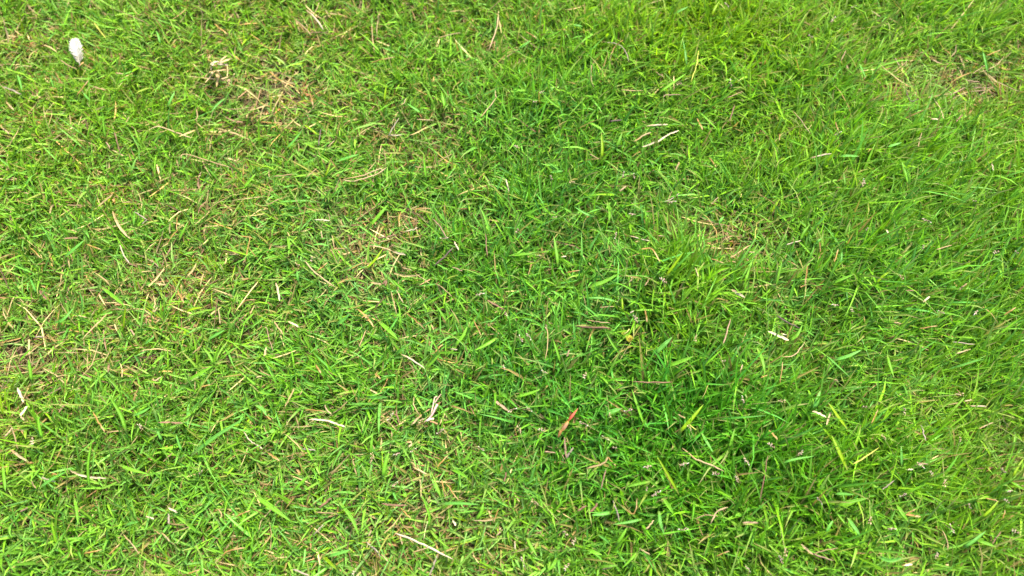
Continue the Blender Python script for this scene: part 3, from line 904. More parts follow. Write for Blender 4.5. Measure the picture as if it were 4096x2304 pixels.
BLADES = [
    # prominent green blades: tx, ty, tone, width, points (base -> tip)
    (1, 1, 'm', 17, [(840, 280), (925, 180), (1000, 90)]), (1, 1, 'm', 14, [(330, 930), (290, 900), (240, 865)]),
    (1, 1, 'b', 15, [(600, 1000), (660, 965), (710, 915)]), (1, 1, 'm', 18, [(930, 980), (1000, 1040), (1070, 1110)]),
    (1, 1, 'm', 14, [(1130, 750), (1080, 710), (1030, 660)]), (1, 1, 'b', 13, [(320, 690), (315, 640), (310, 590)]),
    (1, 1, 'y', 12, [(820, 590), (900, 510), (955, 430)]), (1, 1, 'm', 15, [(1490, 1170), (1560, 1090), (1600, 1000)]),
    (1, 1, 'm', 15, [(1270, 1340), (1330, 1290), (1390, 1220)]), (1, 1, 'b', 14, [(560, 410), (490, 395), (430, 400)]),
    (1, 1, 'm', 13, [(240, 330), (250, 410), (245, 480)]), (1, 1, 'm', 16, [(1820, 1100), (1740, 1150), (1650, 1195)]),
    (2, 1, 'm', 17, [(350, 570), (335, 450), (315, 330)]), (2, 1, 'y', 18, [(1150, 650), (1220, 560), (1295, 455)]),
    (2, 1, 'm', 18, [(570, 720), (690, 680), (820, 610)]), (2, 1, 'b', 20, [(1070, 1230), (1140, 1160), (1210, 1095)]),
    (2, 1, 'b', 14, [(620, 190), (550, 160), (470, 110)]), (2, 1, 'm', 16, [(1150, 1320), (1270, 1280), (1370, 1240)]),
    (2, 1, 'b', 16, [(1565, 250), (1575, 215), (1600, 185)]), (2, 1, 'm', 14, [(0, 480), (70, 470), (150, 465)]),
    (2, 1, 'm', 14, [(1850, 1180), (1890, 1270), (1910, 1380)]), (2, 1, 'b', 13, [(800, 830), (680, 800), (560, 800)]),
    (2, 1, 'y', 10, [(840, 900), (835, 860), (830, 790)]), (2, 1, 'm', 13, [(820, 1230), (760, 1150), (710, 1060)]),
    (2, 1, 'm', 13, [(370, 1300), (340, 1200), (310, 1110)]), (2, 1, 'm', 14, [(720, 80), (740, 160), (730, 240)]),
    (2, 2, 'y', 16, [(1250, 380), (1350, 270), (1445, 155)]), (2, 2, 'm', 15, [(1000, 320), (950, 180), (905, 40)]),
    (2, 2, 'b', 19, [(690, 235), (760, 205), (830, 185)]), (2, 2, 'm', 13, [(1640, 490), (1660, 420), (1680, 340)]),
    (2, 2, 'y', 15, [(1260, 830), (1180, 690), (1095, 545)]), (2, 2, 'b', 14, [(1430, 370), (1470, 440), (1520, 520)]),
    (2, 2, 'm', 16, [(1040, 735), (940, 755), (850, 780)]), (2, 2, 'm', 15, [(640, 640), (600, 680), (570, 725)]),
    (2, 2, 'm', 15, [(1140, 860), (1190, 930), (1220, 980)]), (2, 2, 'b', 17, [(750, 970), (680, 980), (600, 990)]),
    (2, 2, 'b', 15, [(1110, 960), (1120, 1050), (1150, 1140)]), (2, 2, 'm', 14, [(780, 1220), (830, 1150), (870, 1080)]),
    (2, 2, 'b', 13, [(740, 1210), (700, 1170), (650, 1140)]), (2, 2, 'm', 15, [(570, 1250), (620, 1270), (680, 1290)]),
    (2, 2, 'm', 15, [(340, 1310), (310, 1370), (260, 1420)]), (2, 2, 'b', 13, [(980, 1020), (890, 1040), (760, 1060)]),
    (2, 2, 'm', 12, [(940, 1270), (900, 1320), (830, 1390)]), (2, 2, 'm', 13, [(640, 1385), (720, 1375), (800, 1370)]),
    (2, 2, 'm', 14, [(20, 100), (120, 75), (215, 40)]), (2, 2, 'm', 13, [(110, 1160), (140, 1220), (190, 1300)]),
    (0, 2, 'm', 18, [(960, 380), (910, 230), (820, 85)]), (0, 2, 'm', 14, [(680, 820), (665, 620), (695, 415)]),
    (0, 2, 'b', 14, [(290, 790), (390, 720), (500, 660)]), (0, 2, 'b', 17, [(1440, 540), (1620, 400), (1850, 255)]),
    (0, 2, 'm', 15, [(325, 430), (300, 330), (285, 235)]), (0, 2, 'm', 14, [(20, 620), (30, 720), (40, 810)]),
    (0, 2, 'b', 13, [(1225, 440), (1200, 380), (1170, 320)]), (0, 2, 'b', 12, [(1380, 520), (1350, 450), (1330, 380)]),
    (0, 2, 'm', 14, [(900, 610), (1000, 650), (1120, 680)]), (0, 2, 'b', 12, [(940, 1070), (990, 1050), (1045, 1040)]),
    (0, 2, 'b', 14, [(1000, 240), (1070, 215), (1135, 175)]), (0, 2, 'm', 14, [(1400, 1040), (1460, 1090), (1530, 1130)]),
    (0, 2, 'y', 12, [(30, 260), (10, 150), (0, 60)]), (0, 2, 'm', 12, [(560, 860), (580, 960), (590, 1060)]),
    (1, 2, 'm', 18, [(955, 720), (975, 610), (1005, 510)]), (1, 2, 'm', 20, [(0, 850), (120, 930), (260, 1035)]),
    (1, 2, 'm', 15, [(620, 880), (720, 1010), (780, 1150)]), (1, 2, 'b', 14, [(540, 1300), (620, 1280), (715, 1250)]),
    (1, 2, 'm', 16, [(270, 820), (340, 750), (400, 690)]), (1, 2, 'b', 15, [(830, 100), (910, 102), (1000, 95)]),
    (1, 2, 'm', 14, [(1470, 640), (1540, 670), (1600, 710)]), (1, 2, 'm', 14, [(1540, 610), (1580, 570), (1630, 500)]),
    (1, 2, 'b', 13, [(1390, 905), (1520, 900), (1690, 910)]), (1, 2, 'm', 15, [(1650, 1030), (1700, 970), (1720, 890)]),
    (1, 2, 'y', 14, [(500, 1295), (560, 1350), (610, 1400)]), (1, 2, 'm', 13, [(860, 540), (870, 460), (880, 370)]),
    (1, 2, 'b', 14, [(0, 160), (50, 190), (80, 240)]), (1, 2, 'm', 13, [(1290, 1090), (1310, 1000), (1250, 830)]),
    (3, 2, 'y', 20, [(600, 650), (540, 520), (480, 385)]), (3, 2, 'y', 18, [(600, 345), (530, 250), (455, 140)]),
    (3, 2, 'b', 20, [(340, 190), (370, 130), (395, 50)]), (3, 2, 'b', 15, [(1470, 1240), (1560, 1180), (1645, 1110)]),
    (3, 2, 'b', 19, [(490, 828), (570, 832), (650, 835)]), (3, 2, 'm', 14, [(1560, 1170), (1640, 1200), (1720, 1230)]),
    (3, 2, 'b', 16, [(830, 1300), (920, 1330), (1020, 1310)]), (3, 2, 'b', 16, [(600, 1010), (650, 1080), (700, 1150)]),
    (3, 2, 'm', 16, [(500, 930), (620, 890), (760, 860)]), (3, 2, 'b', 13, [(100, 600), (200, 570), (350, 545)]),
    (3, 2, 'b', 13, [(1010, 630), (1008, 550), (1005, 470)]), (3, 2, 'm', 15, [(970, 910), (1010, 970), (1060, 1040)]),
    (3, 2, 'y', 11, [(1840, 720), (1880, 640), (1930, 560)]), (3, 2, 'y', 11, [(1600, 1020), (1680, 950), (1740, 880)]),
    (3, 2, 'm', 14, [(1810, 730), (1870, 760), (1930, 800)]), (3, 2, 'b', 13, [(440, 1140), (460, 1080), (490, 1030)]),
    (3, 1, 'm', 15, [(240, 380), (270, 310), (320, 240)]), (3, 1, 'y', 13, [(10, 170), (50, 110), (90, 50)]),
    (3, 1, 'b', 15, [(490, 1270), (600, 1240), (710, 1190)]), (3, 1, 'b', 12, [(550, 555), (555, 500), (560, 450)]),
    (3, 1, 'm', 12, [(480, 690), (560, 655), (650, 620)]), (3, 1, 'b', 13, [(350, 400), (380, 370), (405, 350)]),
    (3, 1, 'm', 13, [(60, 720), (80, 620), (110, 510)]), (3, 1, 'm', 15, [(60, 200), (150, 180), (200, 170)]),
    (3, 1, 'm', 14, [(900, 1230), (920, 1310), (950, 1400)]), (3, 1, 'm', 13, [(150, 1130), (220, 1080), (260, 1000)]),
    (3, 1, 'y', 11, [(810, 700), (860, 640), (920, 600)]), (3, 1, 'b', 14, [(430, 1225), (500, 1290), (620, 1400)]),
    (0, 1, 'm', 16, [(0, 1020), (60, 980), (125, 940)]), (0, 1, 'b', 14, [(480, 500), (560, 430), (640, 360)]),
    (0, 1, 'y', 17, [(930, 1060), (940, 960), (950, 850)]), (0, 1, 'm', 16, [(130, 1300), (190, 1230), (255, 1165)]),
    (0, 1, 'm', 15, [(1400, 1430), (1510, 1370), (1610, 1310)]), (0, 1, 'm', 16, [(240, 1445), (230, 1350), (215, 1260)]),
    (0, 1, 'm', 15, [(770, 720), (860, 790), (940, 860)]), (0, 1, 'b', 13, [(400, 990), (480, 960), (560, 870)]),
    (0, 1, 'b', 12, [(280, 780), (255, 710), (220, 640)]), (0, 1, 'm', 13, [(1340, 370), (1380, 300), (1420, 220)]),
    (0, 1, 'b', 14, [(1560, 1120), (1630, 1080), (1700, 1040)]), (0, 1, 'y', 12, [(1400, 910), (1450, 885), (1530, 870)]),
    (0, 1, 'b', 13, [(1090, 1150), (1130, 1120), (1165, 1090)]), (0, 1, 'm', 13, [(1620, 1310), (1580, 1230), (1530, 1170)]),
    (0, 1, 'b', 12, [(620, 890), (620, 820), (600, 750)]), (0, 1, 'm', 13, [(1920, 910), (1870, 960), (1820, 1010)]),
    (1, 0, 'm', 15, [(1425, 820), (1415, 760), (1400, 690)]), (1, 0, 'y', 14, [(970, 780), (975, 710), (985, 640)]),
    (1, 0, 'b', 14, [(600, 1220), (690, 1190), (775, 1165)]), (1, 0, 'b', 14, [(220, 1130), (290, 1060), (355, 975)]),
    (1, 0, 'm', 13, [(1290, 1370), (1275, 1270), (1265, 1150)]), (1, 0, 'b', 14, [(1250, 855), (1200, 820), (1140, 780)]),
    (1, 0, 'b', 14, [(330, 1250), (400, 1220), (470, 1180)]), (1, 0, 'y', 10, [(515, 1340), (540, 1290), (565, 1220)]),
    (1, 0, 'm', 13, [(1470, 440), (1520, 400), (1560, 370)]), (1, 0, 'm', 13, [(880, 880), (940, 830), (1050, 760)]),
    (1, 0, 'b', 13, [(330, 1449), (350, 1390), (420, 1310)]), (1, 0, 'y', 12, [(470, 1020), (420, 980), (360, 940)]),
    (2, 0, 'm', 14, [(1100, 710), (1210, 630), (1320, 550)]), (2, 0, 'y', 16, [(680, 1210), (682, 1110), (675, 1000)]),
    (2, 0, 'm', 15, [(780, 1120), (810, 1060), (830, 1000)]), (2, 0, 'm', 16, [(360, 815), (300, 770), (235, 710)]),
    (2, 0, 'b', 13, [(1320, 510), (1310, 410), (1290, 300)]), (2, 0, 'b', 13, [(1210, 110), (1270, 80), (1330, 50)]),
    (2, 0, 'm', 16, [(1570, 1000), (1490, 920), (1415, 845)]), (2, 0, 'y', 14, [(1500, 130), (1530, 70), (1570, 0)]),
    (2, 0, 'b', 13, [(40, 370), (90, 340), (140, 305)]), (2, 0, 'b', 14, [(540, 200), (500, 192), (460, 188)]),
    (2, 0, 'm', 14, [(560, 1130), (480, 1110), (360, 1115)]), (2, 0, 'y', 12, [(1640, 460), (1670, 420), (1700, 380)]),
    (2, 0, 'b', 12, [(290, 1300), (330, 1295), (390, 1290)]), (2, 0, 'm', 13, [(1100, 880), (1150, 850), (1190, 810)]),
    (3, 0, 'b', 13, [(890, 1110), (950, 1095), (1010, 1075)]), (3, 0, 'm', 14, [(1060, 1400), (1040, 1310), (1010, 1220)]),
    (3, 0, 'b', 14, [(1660, 560), (1640, 460), (1620, 380)]), (3, 0, 'y', 13, [(1570, 960), (1590, 900), (1610, 840)]),
    (3, 0, 'm', 14, [(300, 1110), (220, 1080), (150, 1050)]), (3, 0, 'b', 13, [(690, 480), (710, 530), (740, 590)]),
    (3, 0, 'm', 12, [(590, 1440), (580, 1370), (570, 1300)]), (3, 0, 'b', 12, [(530, 1180), (600, 1175), (690, 1180)]),
    (0, 0, 'm', 14, [(800, 1060), (785, 960), (775, 840)]), (0, 0, 'b', 13, [(1700, 740), (1640, 790), (1590, 850)]),
    (0, 0, 'b', 13, [(1210, 340), (1200, 290), (1180, 230)]), (0, 0, 'm', 14, [(1830, 1430), (1880, 1370), (1930, 1310)]),
    (0, 0, 'b', 12, [(130, 560), (150, 620), (165, 680)]), (0, 0, 'm', 13, [(880, 640), (920, 610), (970, 590)]),
    (0, 0, 'b', 13, [(1260, 810), (1290, 750), (1320, 690)]), (0, 0, 'b', 13, [(630, 700), (650, 730), (680, 760)]),
]

HEADS = [(2, 0, 55, 1130), (2, 0, 300, 1370), (2, 0, 560, 1380), (2, 0, 840, 1320), (2, 0, 900, 1290), (2, 0, 190, 780), (2, 0, 240, 700),
         (2, 0, 1640, 630), (2, 0, 1360, 625), (2, 0, 1660, 80), (3, 0, 330, 300), (3, 0, 490, 160), (3, 0, 530, 1020), (3, 0, 700, 1420),
         (3, 0, 680, 40), (1, 1, 935, 900), (1, 1, 430, 500), (1, 1, 1350, 380), (1, 1, 240, 490), (1, 1, 1880, 910), (1, 1, 1710, 785),
         (1, 1, 1875, 1345), (2, 1, 1220, 90), (2, 1, 890, 180), (2, 1, 780, 400), (2, 1, 230, 500), (2, 1, 50, 290), (2, 1, 300, 200),
         (2, 1, 840, 750), (2, 1, 1410, 1000), (2, 1, 1610, 1280), (2, 1, 20, 1060), (2, 1, 180, 1150), (2, 1, 230, 1360), (2, 1, 560, 1370),
         (2, 1, 940, 995), (2, 1, 1160, 700), (2, 1, 260, 1010), (3, 1, 930, 560), (3, 1, 1160, 440), (3, 1, 1565, 80), (3, 1, 1880, 475),
         (3, 1, 1240, 900), (3, 1, 480, 865), (3, 1, 1540, 935), (3, 1, 730, 300), (3, 1, 620, 875), (3, 1, 1730, 460), (3, 1, 1270, 250),
         (0, 2, 1080, 350), (0, 2, 260, 410), (0, 2, 1505, 685), (1, 2, 850, 690), (1, 2, 1230, 460), (1, 2, 1340, 420), (1, 2, 1640, 470),
         (1, 2, 980, 330), (1, 2, 1090, 710), (1, 2, 940, 650), (1, 2, 1340, 200), (1, 2, 1755, 1250), (1, 2, 760, 1395), (1, 2, 1050, 540),
         (2, 2, 640, 390), (2, 2, 250, 360), (2, 2, 70, 155), (2, 2, 190, 230), (2, 2, 110, 490), (2, 2, 1020, 780), (2, 2, 1100, 825),
         (2, 2, 1700, 750), (2, 2, 1200, 1125), (2, 2, 1560, 685), (2, 2, 1770, 610), (2, 2, 480, 1165), (2, 2, 385, 1110), (2, 2, 1000, 635),
         (2, 2, 790, 490), (2, 2, 730, 140), (2, 2, 1730, 110), (2, 2, 430, 1360), (2, 2, 125, 1425), (2, 2, 1550, 1400), (2, 2, 1780, 1410),
         (2, 2, 1310, 610), (2, 2, 1890, 130), (2, 2, 805, 240), (2, 2, 620, 325), (2, 2, 1405, 435), (2, 2, 300, 965),
         (3, 2, 1290, 80), (3, 2, 1840, 350), (3, 2, 1020, 190), (3, 2, 740, 180), (3, 2, 950, 490), (3, 2, 1240, 705), (3, 2, 790, 890),
         (3, 2, 960, 880), (3, 2, 1350, 615), (3, 2, 1440, 520), (3, 2, 1780, 680), (3, 2, 1800, 815), (3, 2, 1515, 950), (3, 2, 1320, 1020),
         (3, 2, 940, 1100), (3, 2, 1250, 1320), (3, 2, 1880, 1130), (3, 2, 120, 1120), (3, 2, 100, 1360), (3, 2, 30, 1420), (3, 2, 440, 940),
         (3, 2, 215, 540), (3, 2, 40, 490), (3, 2, 1150, 635), (3, 2, 600, 20), (3, 2, 1810, 905)]

# ------------------------------------------------------------------ labels
LAND = [("white feather", 310, 200), ("star-shaped dead tuft", 860, 270), ("curled orange-red leaf", 2280, 1690),
        ("round yellow leaf", 2515, 1350), ("brown matted patch", 2900, 1000), ("pale matted patch", 3880, 350),
        ("bent whitish stalk", 95, 1620), ("dark hollow", 545, 820)]


def direction(dx, dy):
    a = math.degrees(math.atan2(-dy, dx)) % 360
    return ["right of", "above and right of", "above", "above and left of", "left of", "below and left of", "below",
            "below and right of"][int((a + 22.5) // 45) % 8]


def place_words(x, y):
    best = min(LAND, key=lambda q_: math.hypot(q_[1] - x, q_[2] - y))
    d = math.hypot(best[1] - x, best[2] - y)
    if 30 < d < 420:
        return direction(x - best[1], y - best[2]) + " the " + best[0]
    cols_ = ["far left", "left", "centre left", "centre right", "right", "far right"]
    rows_ = ["top", "upper", "middle", "lower", "bottom"]
    return "in the %s %s" % (rows_[min(4, int(y / 461))], cols_[min(5, int(x / 683))])


ORD = ["first", "second", "third", "fourth", "fifth", "sixth", "seventh", "eighth", "ninth", "tenth", "eleventh", "twelfth"]


def give_labels(items):
    """items: (object, look words, x, y)"""
    byl = {}
    for it in items:
        lab = it[1] + " " + place_words(it[2], it[3])
        byl.setdefault(lab, []).append(it)
    for lab, lst in byl.items():
        if len(lst) == 1:
            lst[0][0]["label"] = lab
            continue
        lst.sort(key=lambda q_: q_[2])
        for i, it in enumerate(lst):
            if i == 0:
                w = "leftmost"
            elif i == len(lst) - 1:
                w = "rightmost"
            else:
                w = ORD[i] + " left"
            it[0]["label"] = lab + ", " + w


def look(pts, colour, noun):
    L = sum(math.hypot(pts[i + 1][0] - pts[i][0], pts[i + 1][1] - pts[i][1]) for i in range(len(pts) - 1))
    ch = math.hypot(pts[-1][0] - pts[0][0], pts[-1][1] - pts[0][1])
    ln = "tiny " if L < 42 else "short " if L < 75 else "long " if L > 125 else ""
    bend = "bent " if ch < .93 * L else "curved " if ch < .992 * L else ""
    a = math.degrees(math.atan2(-(pts[-1][1] - pts[0][1]), pts[-1][0] - pts[0][0])) % 180
    if a < 20 or a > 160:
        ori = "level "
    elif a < 70:
        ori = "rising "
    elif a < 110:
        ori = "upright "
    else:
        ori = "falling "
    return ln + bend + ori + colour + " " + noun


# ------------------------------------------------------------------ single straws
rs = np.random.default_rng(5)
items = []
for (tx, ty, cc, wpx, pts) in STRAWS:
    pp_ = tl(tx, ty, pts)
    path = catmull(pp_, 9 if len(pp_) < 4 else 13)
    lift = .0010
    P3 = np.array([on_turf(a, b, lift) for a, b in path])
    zs = P3[:, 2].copy()
    zl = np.linspace(zs[0], zs[-1], len(zs))
    zz = .65 * zl + .35 * zs + max(0, (zs - zl).max()) * .5
    P3 = np.array([survey(a, b, z) for (a, b), z in zip(path, zz)])
    n = len(P3)
    base = CC[cc][0] * rs.uniform(.7, 1.0)
    w = wpx * .000212
    t_ = np.linspace(0, 1, n)
    prof = np.clip(np.minimum(t_, 1 - t_) * 6, 0, 1) ** .6 * .75 + .25
    prof = prof * (1 + rs.normal(0, .08, n))
    cols = base[None] * (1 + rs.normal(0, .08, n))[:, None]
    if cc in 'wc' and rs.random() < .5:
        cols[: n // 3] = cols[: n // 3] * .5 + CC['o'][0] * .45
    if cc == 'o':
        cols[-n // 3:] = cols[-n // 3:] * .5 + CC['c'][0] * .5
    P3 = P3 + rs.normal(0, .0002, P3.shape)
    if wpx >= 8 and rs.random() < .6:
        V, Q, T, C = ribbon(P3, w * prof * .88, .35, cols, roll=rs.normal(0, .25))
    else:
        V, Q, T, C = tube(P3, w * prof, .6, cols)
    me, o_ = origin_mesh("dry_straw", V, Q, T, C, M_PART)
    ob = link("dry_straw", me, cat="dry straw", group="dry straws lying on the lawn")
    ob.location = o_
    mx_ = sum(p_[0] for p_ in pp_) / len(pp_)
    my_ = sum(p_[1] for p_ in pp_) / len(pp_)
    items.append((ob, look(pp_, CC[cc][1], "dry straw"), mx_, my_))
give_labels(items)

# ------------------------------------------------------------------ single broad green blades
TONE = {'m': (G_MID * 1.15, 'green'), 'y': (G_YEL * 1.0, 'yellow-green'), 'b': ((G_BLU * .55 + G_MID * .45) * 1.2, 'bluish green')}
items = []
for (tx, ty, tone, wpx, pts) in BLADES:
    pp_ = tl(tx, ty, pts)
    path = catmull(pp_, 12)
    P3 = np.array([on_turf(a, b, .002) for a, b in path])
    zs = P3[:, 2]
    n = len(P3)
    t_ = np.linspace(0, 1, n)
    zl = zs.mean() + (t_ - .35) * .006 + np.sin(t_ * math.pi) * .003
    zl = .6 * zl + .4 * zs
    zl[0] -= .006
    zl[1] -= .002
    P3 = np.array([survey(a, b, z) for (a, b), z in zip(path, zl)])
    prof = np.interp(t_, [0, .15, .4, .7, .9, 1], [.55, .85, 1, .82, .42, .05])
    cols = np.tile(TONE[tone][0] * math.exp(rs.normal(0, .12)), (n, 1))
    cols[:2] = cols[:2] * .6 + np.array([.30, .32, .10]) * .4
    if rs.random() < .25:
        cols[-1] = CC['c'][0] * .8
    V, Q, T, C = ribbon(P3, wpx * .000205 * prof, .28, cols, roll=rs.normal(0, .3))
    me, o_ = origin_mesh("grass_blade", V, Q, T, C, M_GRASS)
    ob = link("grass_blade", me, cat="grass blade", group="broad green blades standing out of the lawn")
    ob.location = o_
    items.append((ob, look(pp_, TONE[tone][1], "broad grass blade"), pp_[1][0], pp_[1][1]))
give_labels(items)

# ------------------------------------------------------------------ seed heads (stalk + spikelets), three kinds copied
def ellipsoid(c0, ax, L, W, col, seg=6):
    ax = np.asarray(ax, float)
    ax /= np.linalg.norm(ax)
    t_ = np.linspace(-1, 1, 5)
    path = c0 + ax[None] * (t_ * L / 2)[:, None]
    w = W * np.sqrt(np.clip(1 - t_ ** 2, .05, 1))
    return tube(path, w, .8, np.tile(col, (5, 1)) * np.array([.8, .95, 1, 1.05, 1.1])[:, None], sides=seg)


def make_head(kind, seed):
    r_ = np.random.default_rng(seed)
    root = bpy.data.objects.new("seed_head", None)
    root.empty_display_size = .01
    COL.objects.link(root)
    parts = []
    lean = r_.normal(0, .35, 2)
    top = np.array([lean[0] * .018, lean[1] * .018, .004])
    st = catmull([(top[0] * -1.0, -top[1], -.020), (0, 0, -.008), tuple(top)], 7)
    V, Q, T, C = tube(st, np.full(7, .0008), 1.0, np.tile(np.array([.22, .26, .07]), (7, 1)), sides=5)
    parts.append(link("stalk", mesh_np("stalk", V, Q, T, C, M_PART), parent=root))
    pal = {'pale': [np.array([.40, .32, .23]), np.array([.46, .42, .33]), np.array([.40, .26, .18])],
           'purple': [np.array([.24, .16, .11]), np.array([.34, .26, .18]), np.array([.42, .36, .29])],
           'tan': [np.array([.34, .24, .12]), np.array([.40, .31, .17]), np.array([.34, .2, .1])]}[kind]
    d = top - st[3]
    d[2] = .0015
    d = d / (np.linalg.norm(d) + 1e-9)
    for i in range(8):
        off = d * (i - 4) * .0011 + r_.normal(0, .0008, 3)
        off[2] = abs(off[2])
        axd = r_.normal(0, 1, 3)
        axd[2] = abs(axd[2]) * .4
        axd = axd + d * 1.2
        V, Q, T, C = ellipsoid(top + off, axd, r_.uniform(.002, .0036), r_.uniform(.0009, .0014),
                               pal[int(r_.integers(0, 3))] * r_.uniform(.8, 1.15))
        parts.append(link("spikelet", mesh_np("spikelet", V, Q, T, C, M_PART), parent=root))
    return root, parts


def copy_tree(root, parts):
    c_ = root.copy()
    COL.objects.link(c_)
    for p_ in parts:
        q_ = p_.copy()
        COL.objects.link(q_)
        q_.parent = c_
    return c_


kinds = [make_head('pale', 1), make_head('purple', 2), make_head('tan', 3), make_head('pale', 4), make_head('purple', 6)]
kname = ['small whitish grass flower head', 'small dark speckled seed head', 'small tan seed head',
         'small pale grass flower head', 'small purplish brown seed head']
used = set()
items = []
for i, (tx, ty, x_, y_) in enumerate(HEADS):
    k = int(rs.integers(0, 5)) if i > 4 else i
    (px_, py_), = tl(tx, ty, [(x_, y_)])
    root, parts = kinds[k]
    if k in used:
        o = copy_tree(root, parts)
    else:
        o = root
        used.add(k)
    o.location = on_turf(px_, py_, .001)
    s_ = rs.uniform(.6, .95)
    o.scale = (s_, s_, s_)
    o.rotation_euler = (0, 0, rs.uniform(0, 6.28))
    o["category"] = "seed head"
    o["group"] = "small seed heads standing among the blades"
    items.append((o, kname[k], px_, py_))
give_labels(items)


# ------------------------------------------------------------------ thing helper
def thing(name, label, cat, loc):
    o = bpy.data.objects.new(name, None)
    o.empty_display_size = .01
    COL.objects.link(o)
    o.location = loc
    o["label"] = label
    o["category"] = cat
    return o


def part(name, root, V, Q, T, C, mat=M_PART, label=None):
    o = link(name, mesh_np(name, V - np.array(root.location), Q, T, C, mat), parent=root)
    if label:
        o["label"] = label
    return o


def full(px, py, lift=0.0):
    return on_turf(px, py, lift)


# ------------------------------------------------------------------ white feather
M_FEATHER = leaf_material("feather_white", rough=.8, trans=.25, spec=.2, noise_scale=400, var=.08)
fb = full(318, 262, -.001)
root = thing("feather", "small white fluffy feather lying on the grass at the upper left", "feather", fb)
# rachis from the orange quill up to the tip
fp = catmull([survey(320, 262, fb[2] + .001), survey(312, 222, fb[2] + .006), survey(303, 190, fb[2] + .008), survey(297, 158, fb[2] + .006)], 15)
V, Q, T, C = tube(fp, np.linspace(.0011, .0004, 15), .9, np.tile(np.array([.40, .37, .30]), (15, 1)), sides=6)
part("shaft", root, V, Q, T, C, M_FEATHER)
V, Q, T, C = tube(catmull([survey(316, 266, fb[2]), survey(333, 250, fb[2] + .003)], 5), np.full(5, .0016), .7,
                  np.tile(np.array([.62, .36, .12]), (5, 1)), sides=6)
part("quill", root, V, Q, T, C, M_PART, "orange quill end")
rf = np.random.default_rng(3)
_, fs, fu = frame_along(fp)
for side_sign, nm in ((-1, "vane"), (1, "vane")):
    Vs, Qs, Cs, off = [], [], [], 0
    for i in range(230):
        u = rf.uniform(.10, 1.0)
        k = u * 14
        a = int(min(k, 13))
        f = k - a
        p0 = fp[a] * (1 - f) + fp[a + 1] * f
        width = np.interp(u, [0, .15, .45, .8, 1], [.0035, .0055, .0078, .0062, .002])
        tip_dir = (fp[-1] - fp[0]) / np.linalg.norm(fp[-1] - fp[0])
        dv = fs[a] * side_sign * rf.uniform(.75, 1.05) + tip_dir * rf.uniform(.35, .9) + fu[a] * rf.normal(.1, .28)
        dv /= np.linalg.norm(dv)
        Lb = width * rf.uniform(.75, 1.2)
        p1 = p0 + dv * Lb * .55 + fu[a] * rf.uniform(0, .0012)
        p2 = p0 + dv * Lb + tip_dir * Lb * .25 - fu[a] * rf.uniform(0, .0010)
        w = rf.uniform(.0004, .0009)
        sd = np.cross(dv, fu[a]) * w * .5
        pts_ = [p0 - sd, p0 + sd, p1 - sd, p1 + sd, p2 - sd * .3, p2 + sd * .3]
        Vs += pts_
        Qs += [[off, off + 1, off + 3, off + 2], [off + 2, off + 3, off + 5, off + 4]]
        cw = np.array([.50, .485, .43]) * rf.uniform(.8, 1.05)
        if u < .3:
            cw = cw * .75 * np.array([1, .96, .82])
        Cs += [cw] * 6
        off += 6
    part(nm, root, np.array(Vs), np.array(Qs), None, np.clip(np.array(Cs), 0, .9), M_FEATHER)


# ------------------------------------------------------------------ curled dry leaf, orange and coral red
def leaf_strip(stations, cols, fold, narrow=.62):
    """stations: list of (left, mid, right) 3-D points; builds a double-skinned folded surface"""
    n = len(stations)
    A = np.array(stations)                      # n,3,3
    A = A[:, 1:2] + (A - A[:, 1:2]) * narrow
    B = A - np.array([0, 0, .00025])
    V = np.vstack([A.reshape(-1, 3), B.reshape(-1, 3)])
    C = np.repeat(np.asarray(cols), 3, 0)
    C = np.vstack([C, C * .9])
    Q = []
    o = n * 3
    for i in range(n - 1):
        for j in (0, 1):
            a, b, c_, d = i * 3 + j, i * 3 + j + 1, (i + 1) * 3 + j + 1, (i + 1) * 3 + j
            Q += [[a, b, c_, d], [o + a, o + d, o + c_, o + b]]
        for j in (0, 2):
            a, d = i * 3 + j, (i + 1) * 3 + j
            Q.append([a, d, o + d, o + a])
    return V, np.array(Q), None, C


lb = full(2258, 1712, .001)
root = thing("curled_leaf", "small curled dry leaf, coral red above and orange below, lying in dark green grass", "dry leaf", lb)
zb = lb[2]


def S(x, y, dz):
    return survey(x, y, zb + dz)


# upper folded half with its bright ridge
st_ = [(S(2313, 1631, .004), S(2313, 1631, .005), S(2314, 1632, .004)),
       (S(2298, 1643, .003), S(2302, 1645, .009), S(2307, 1648, .004)),
       (S(2284, 1656, .002), S(2290, 1659, .011), S(2300, 1664, .003)),
       (S(2274, 1668, .002), S(2280, 1672, .010), S(2289, 1678, .003)),
       (S(2268, 1680, .003), S(2271, 1683, .007), S(2276, 1686, .004))]
cu = np.array([[.36, .17, .09], [.42, .085, .035], [.42, .065, .035], [.40, .07, .035], [.30, .09, .025]])
V, Q, T, C = leaf_strip(st_, cu, .3)
part("upper_blade", root, V, Q, T, C, M_PART, "coral red folded ridge")
# brown flap left of the ridge
st_ = [(S(2273, 1653, .002), S(2283, 1650, .003), S(2293, 1647, .004)), (S(2275, 1664, .001), S(2280, 1660, .002), S(2286, 1657, .004)),
       (S(2277, 1674, .001), S(2278, 1672, .002), S(2279, 1670, .004))]
V, Q, T, C = leaf_strip(st_, np.tile([.16, .07, .025], (3, 1)), .2)
part("side_flap", root, V, Q, T, C, M_PART, "brown flap")
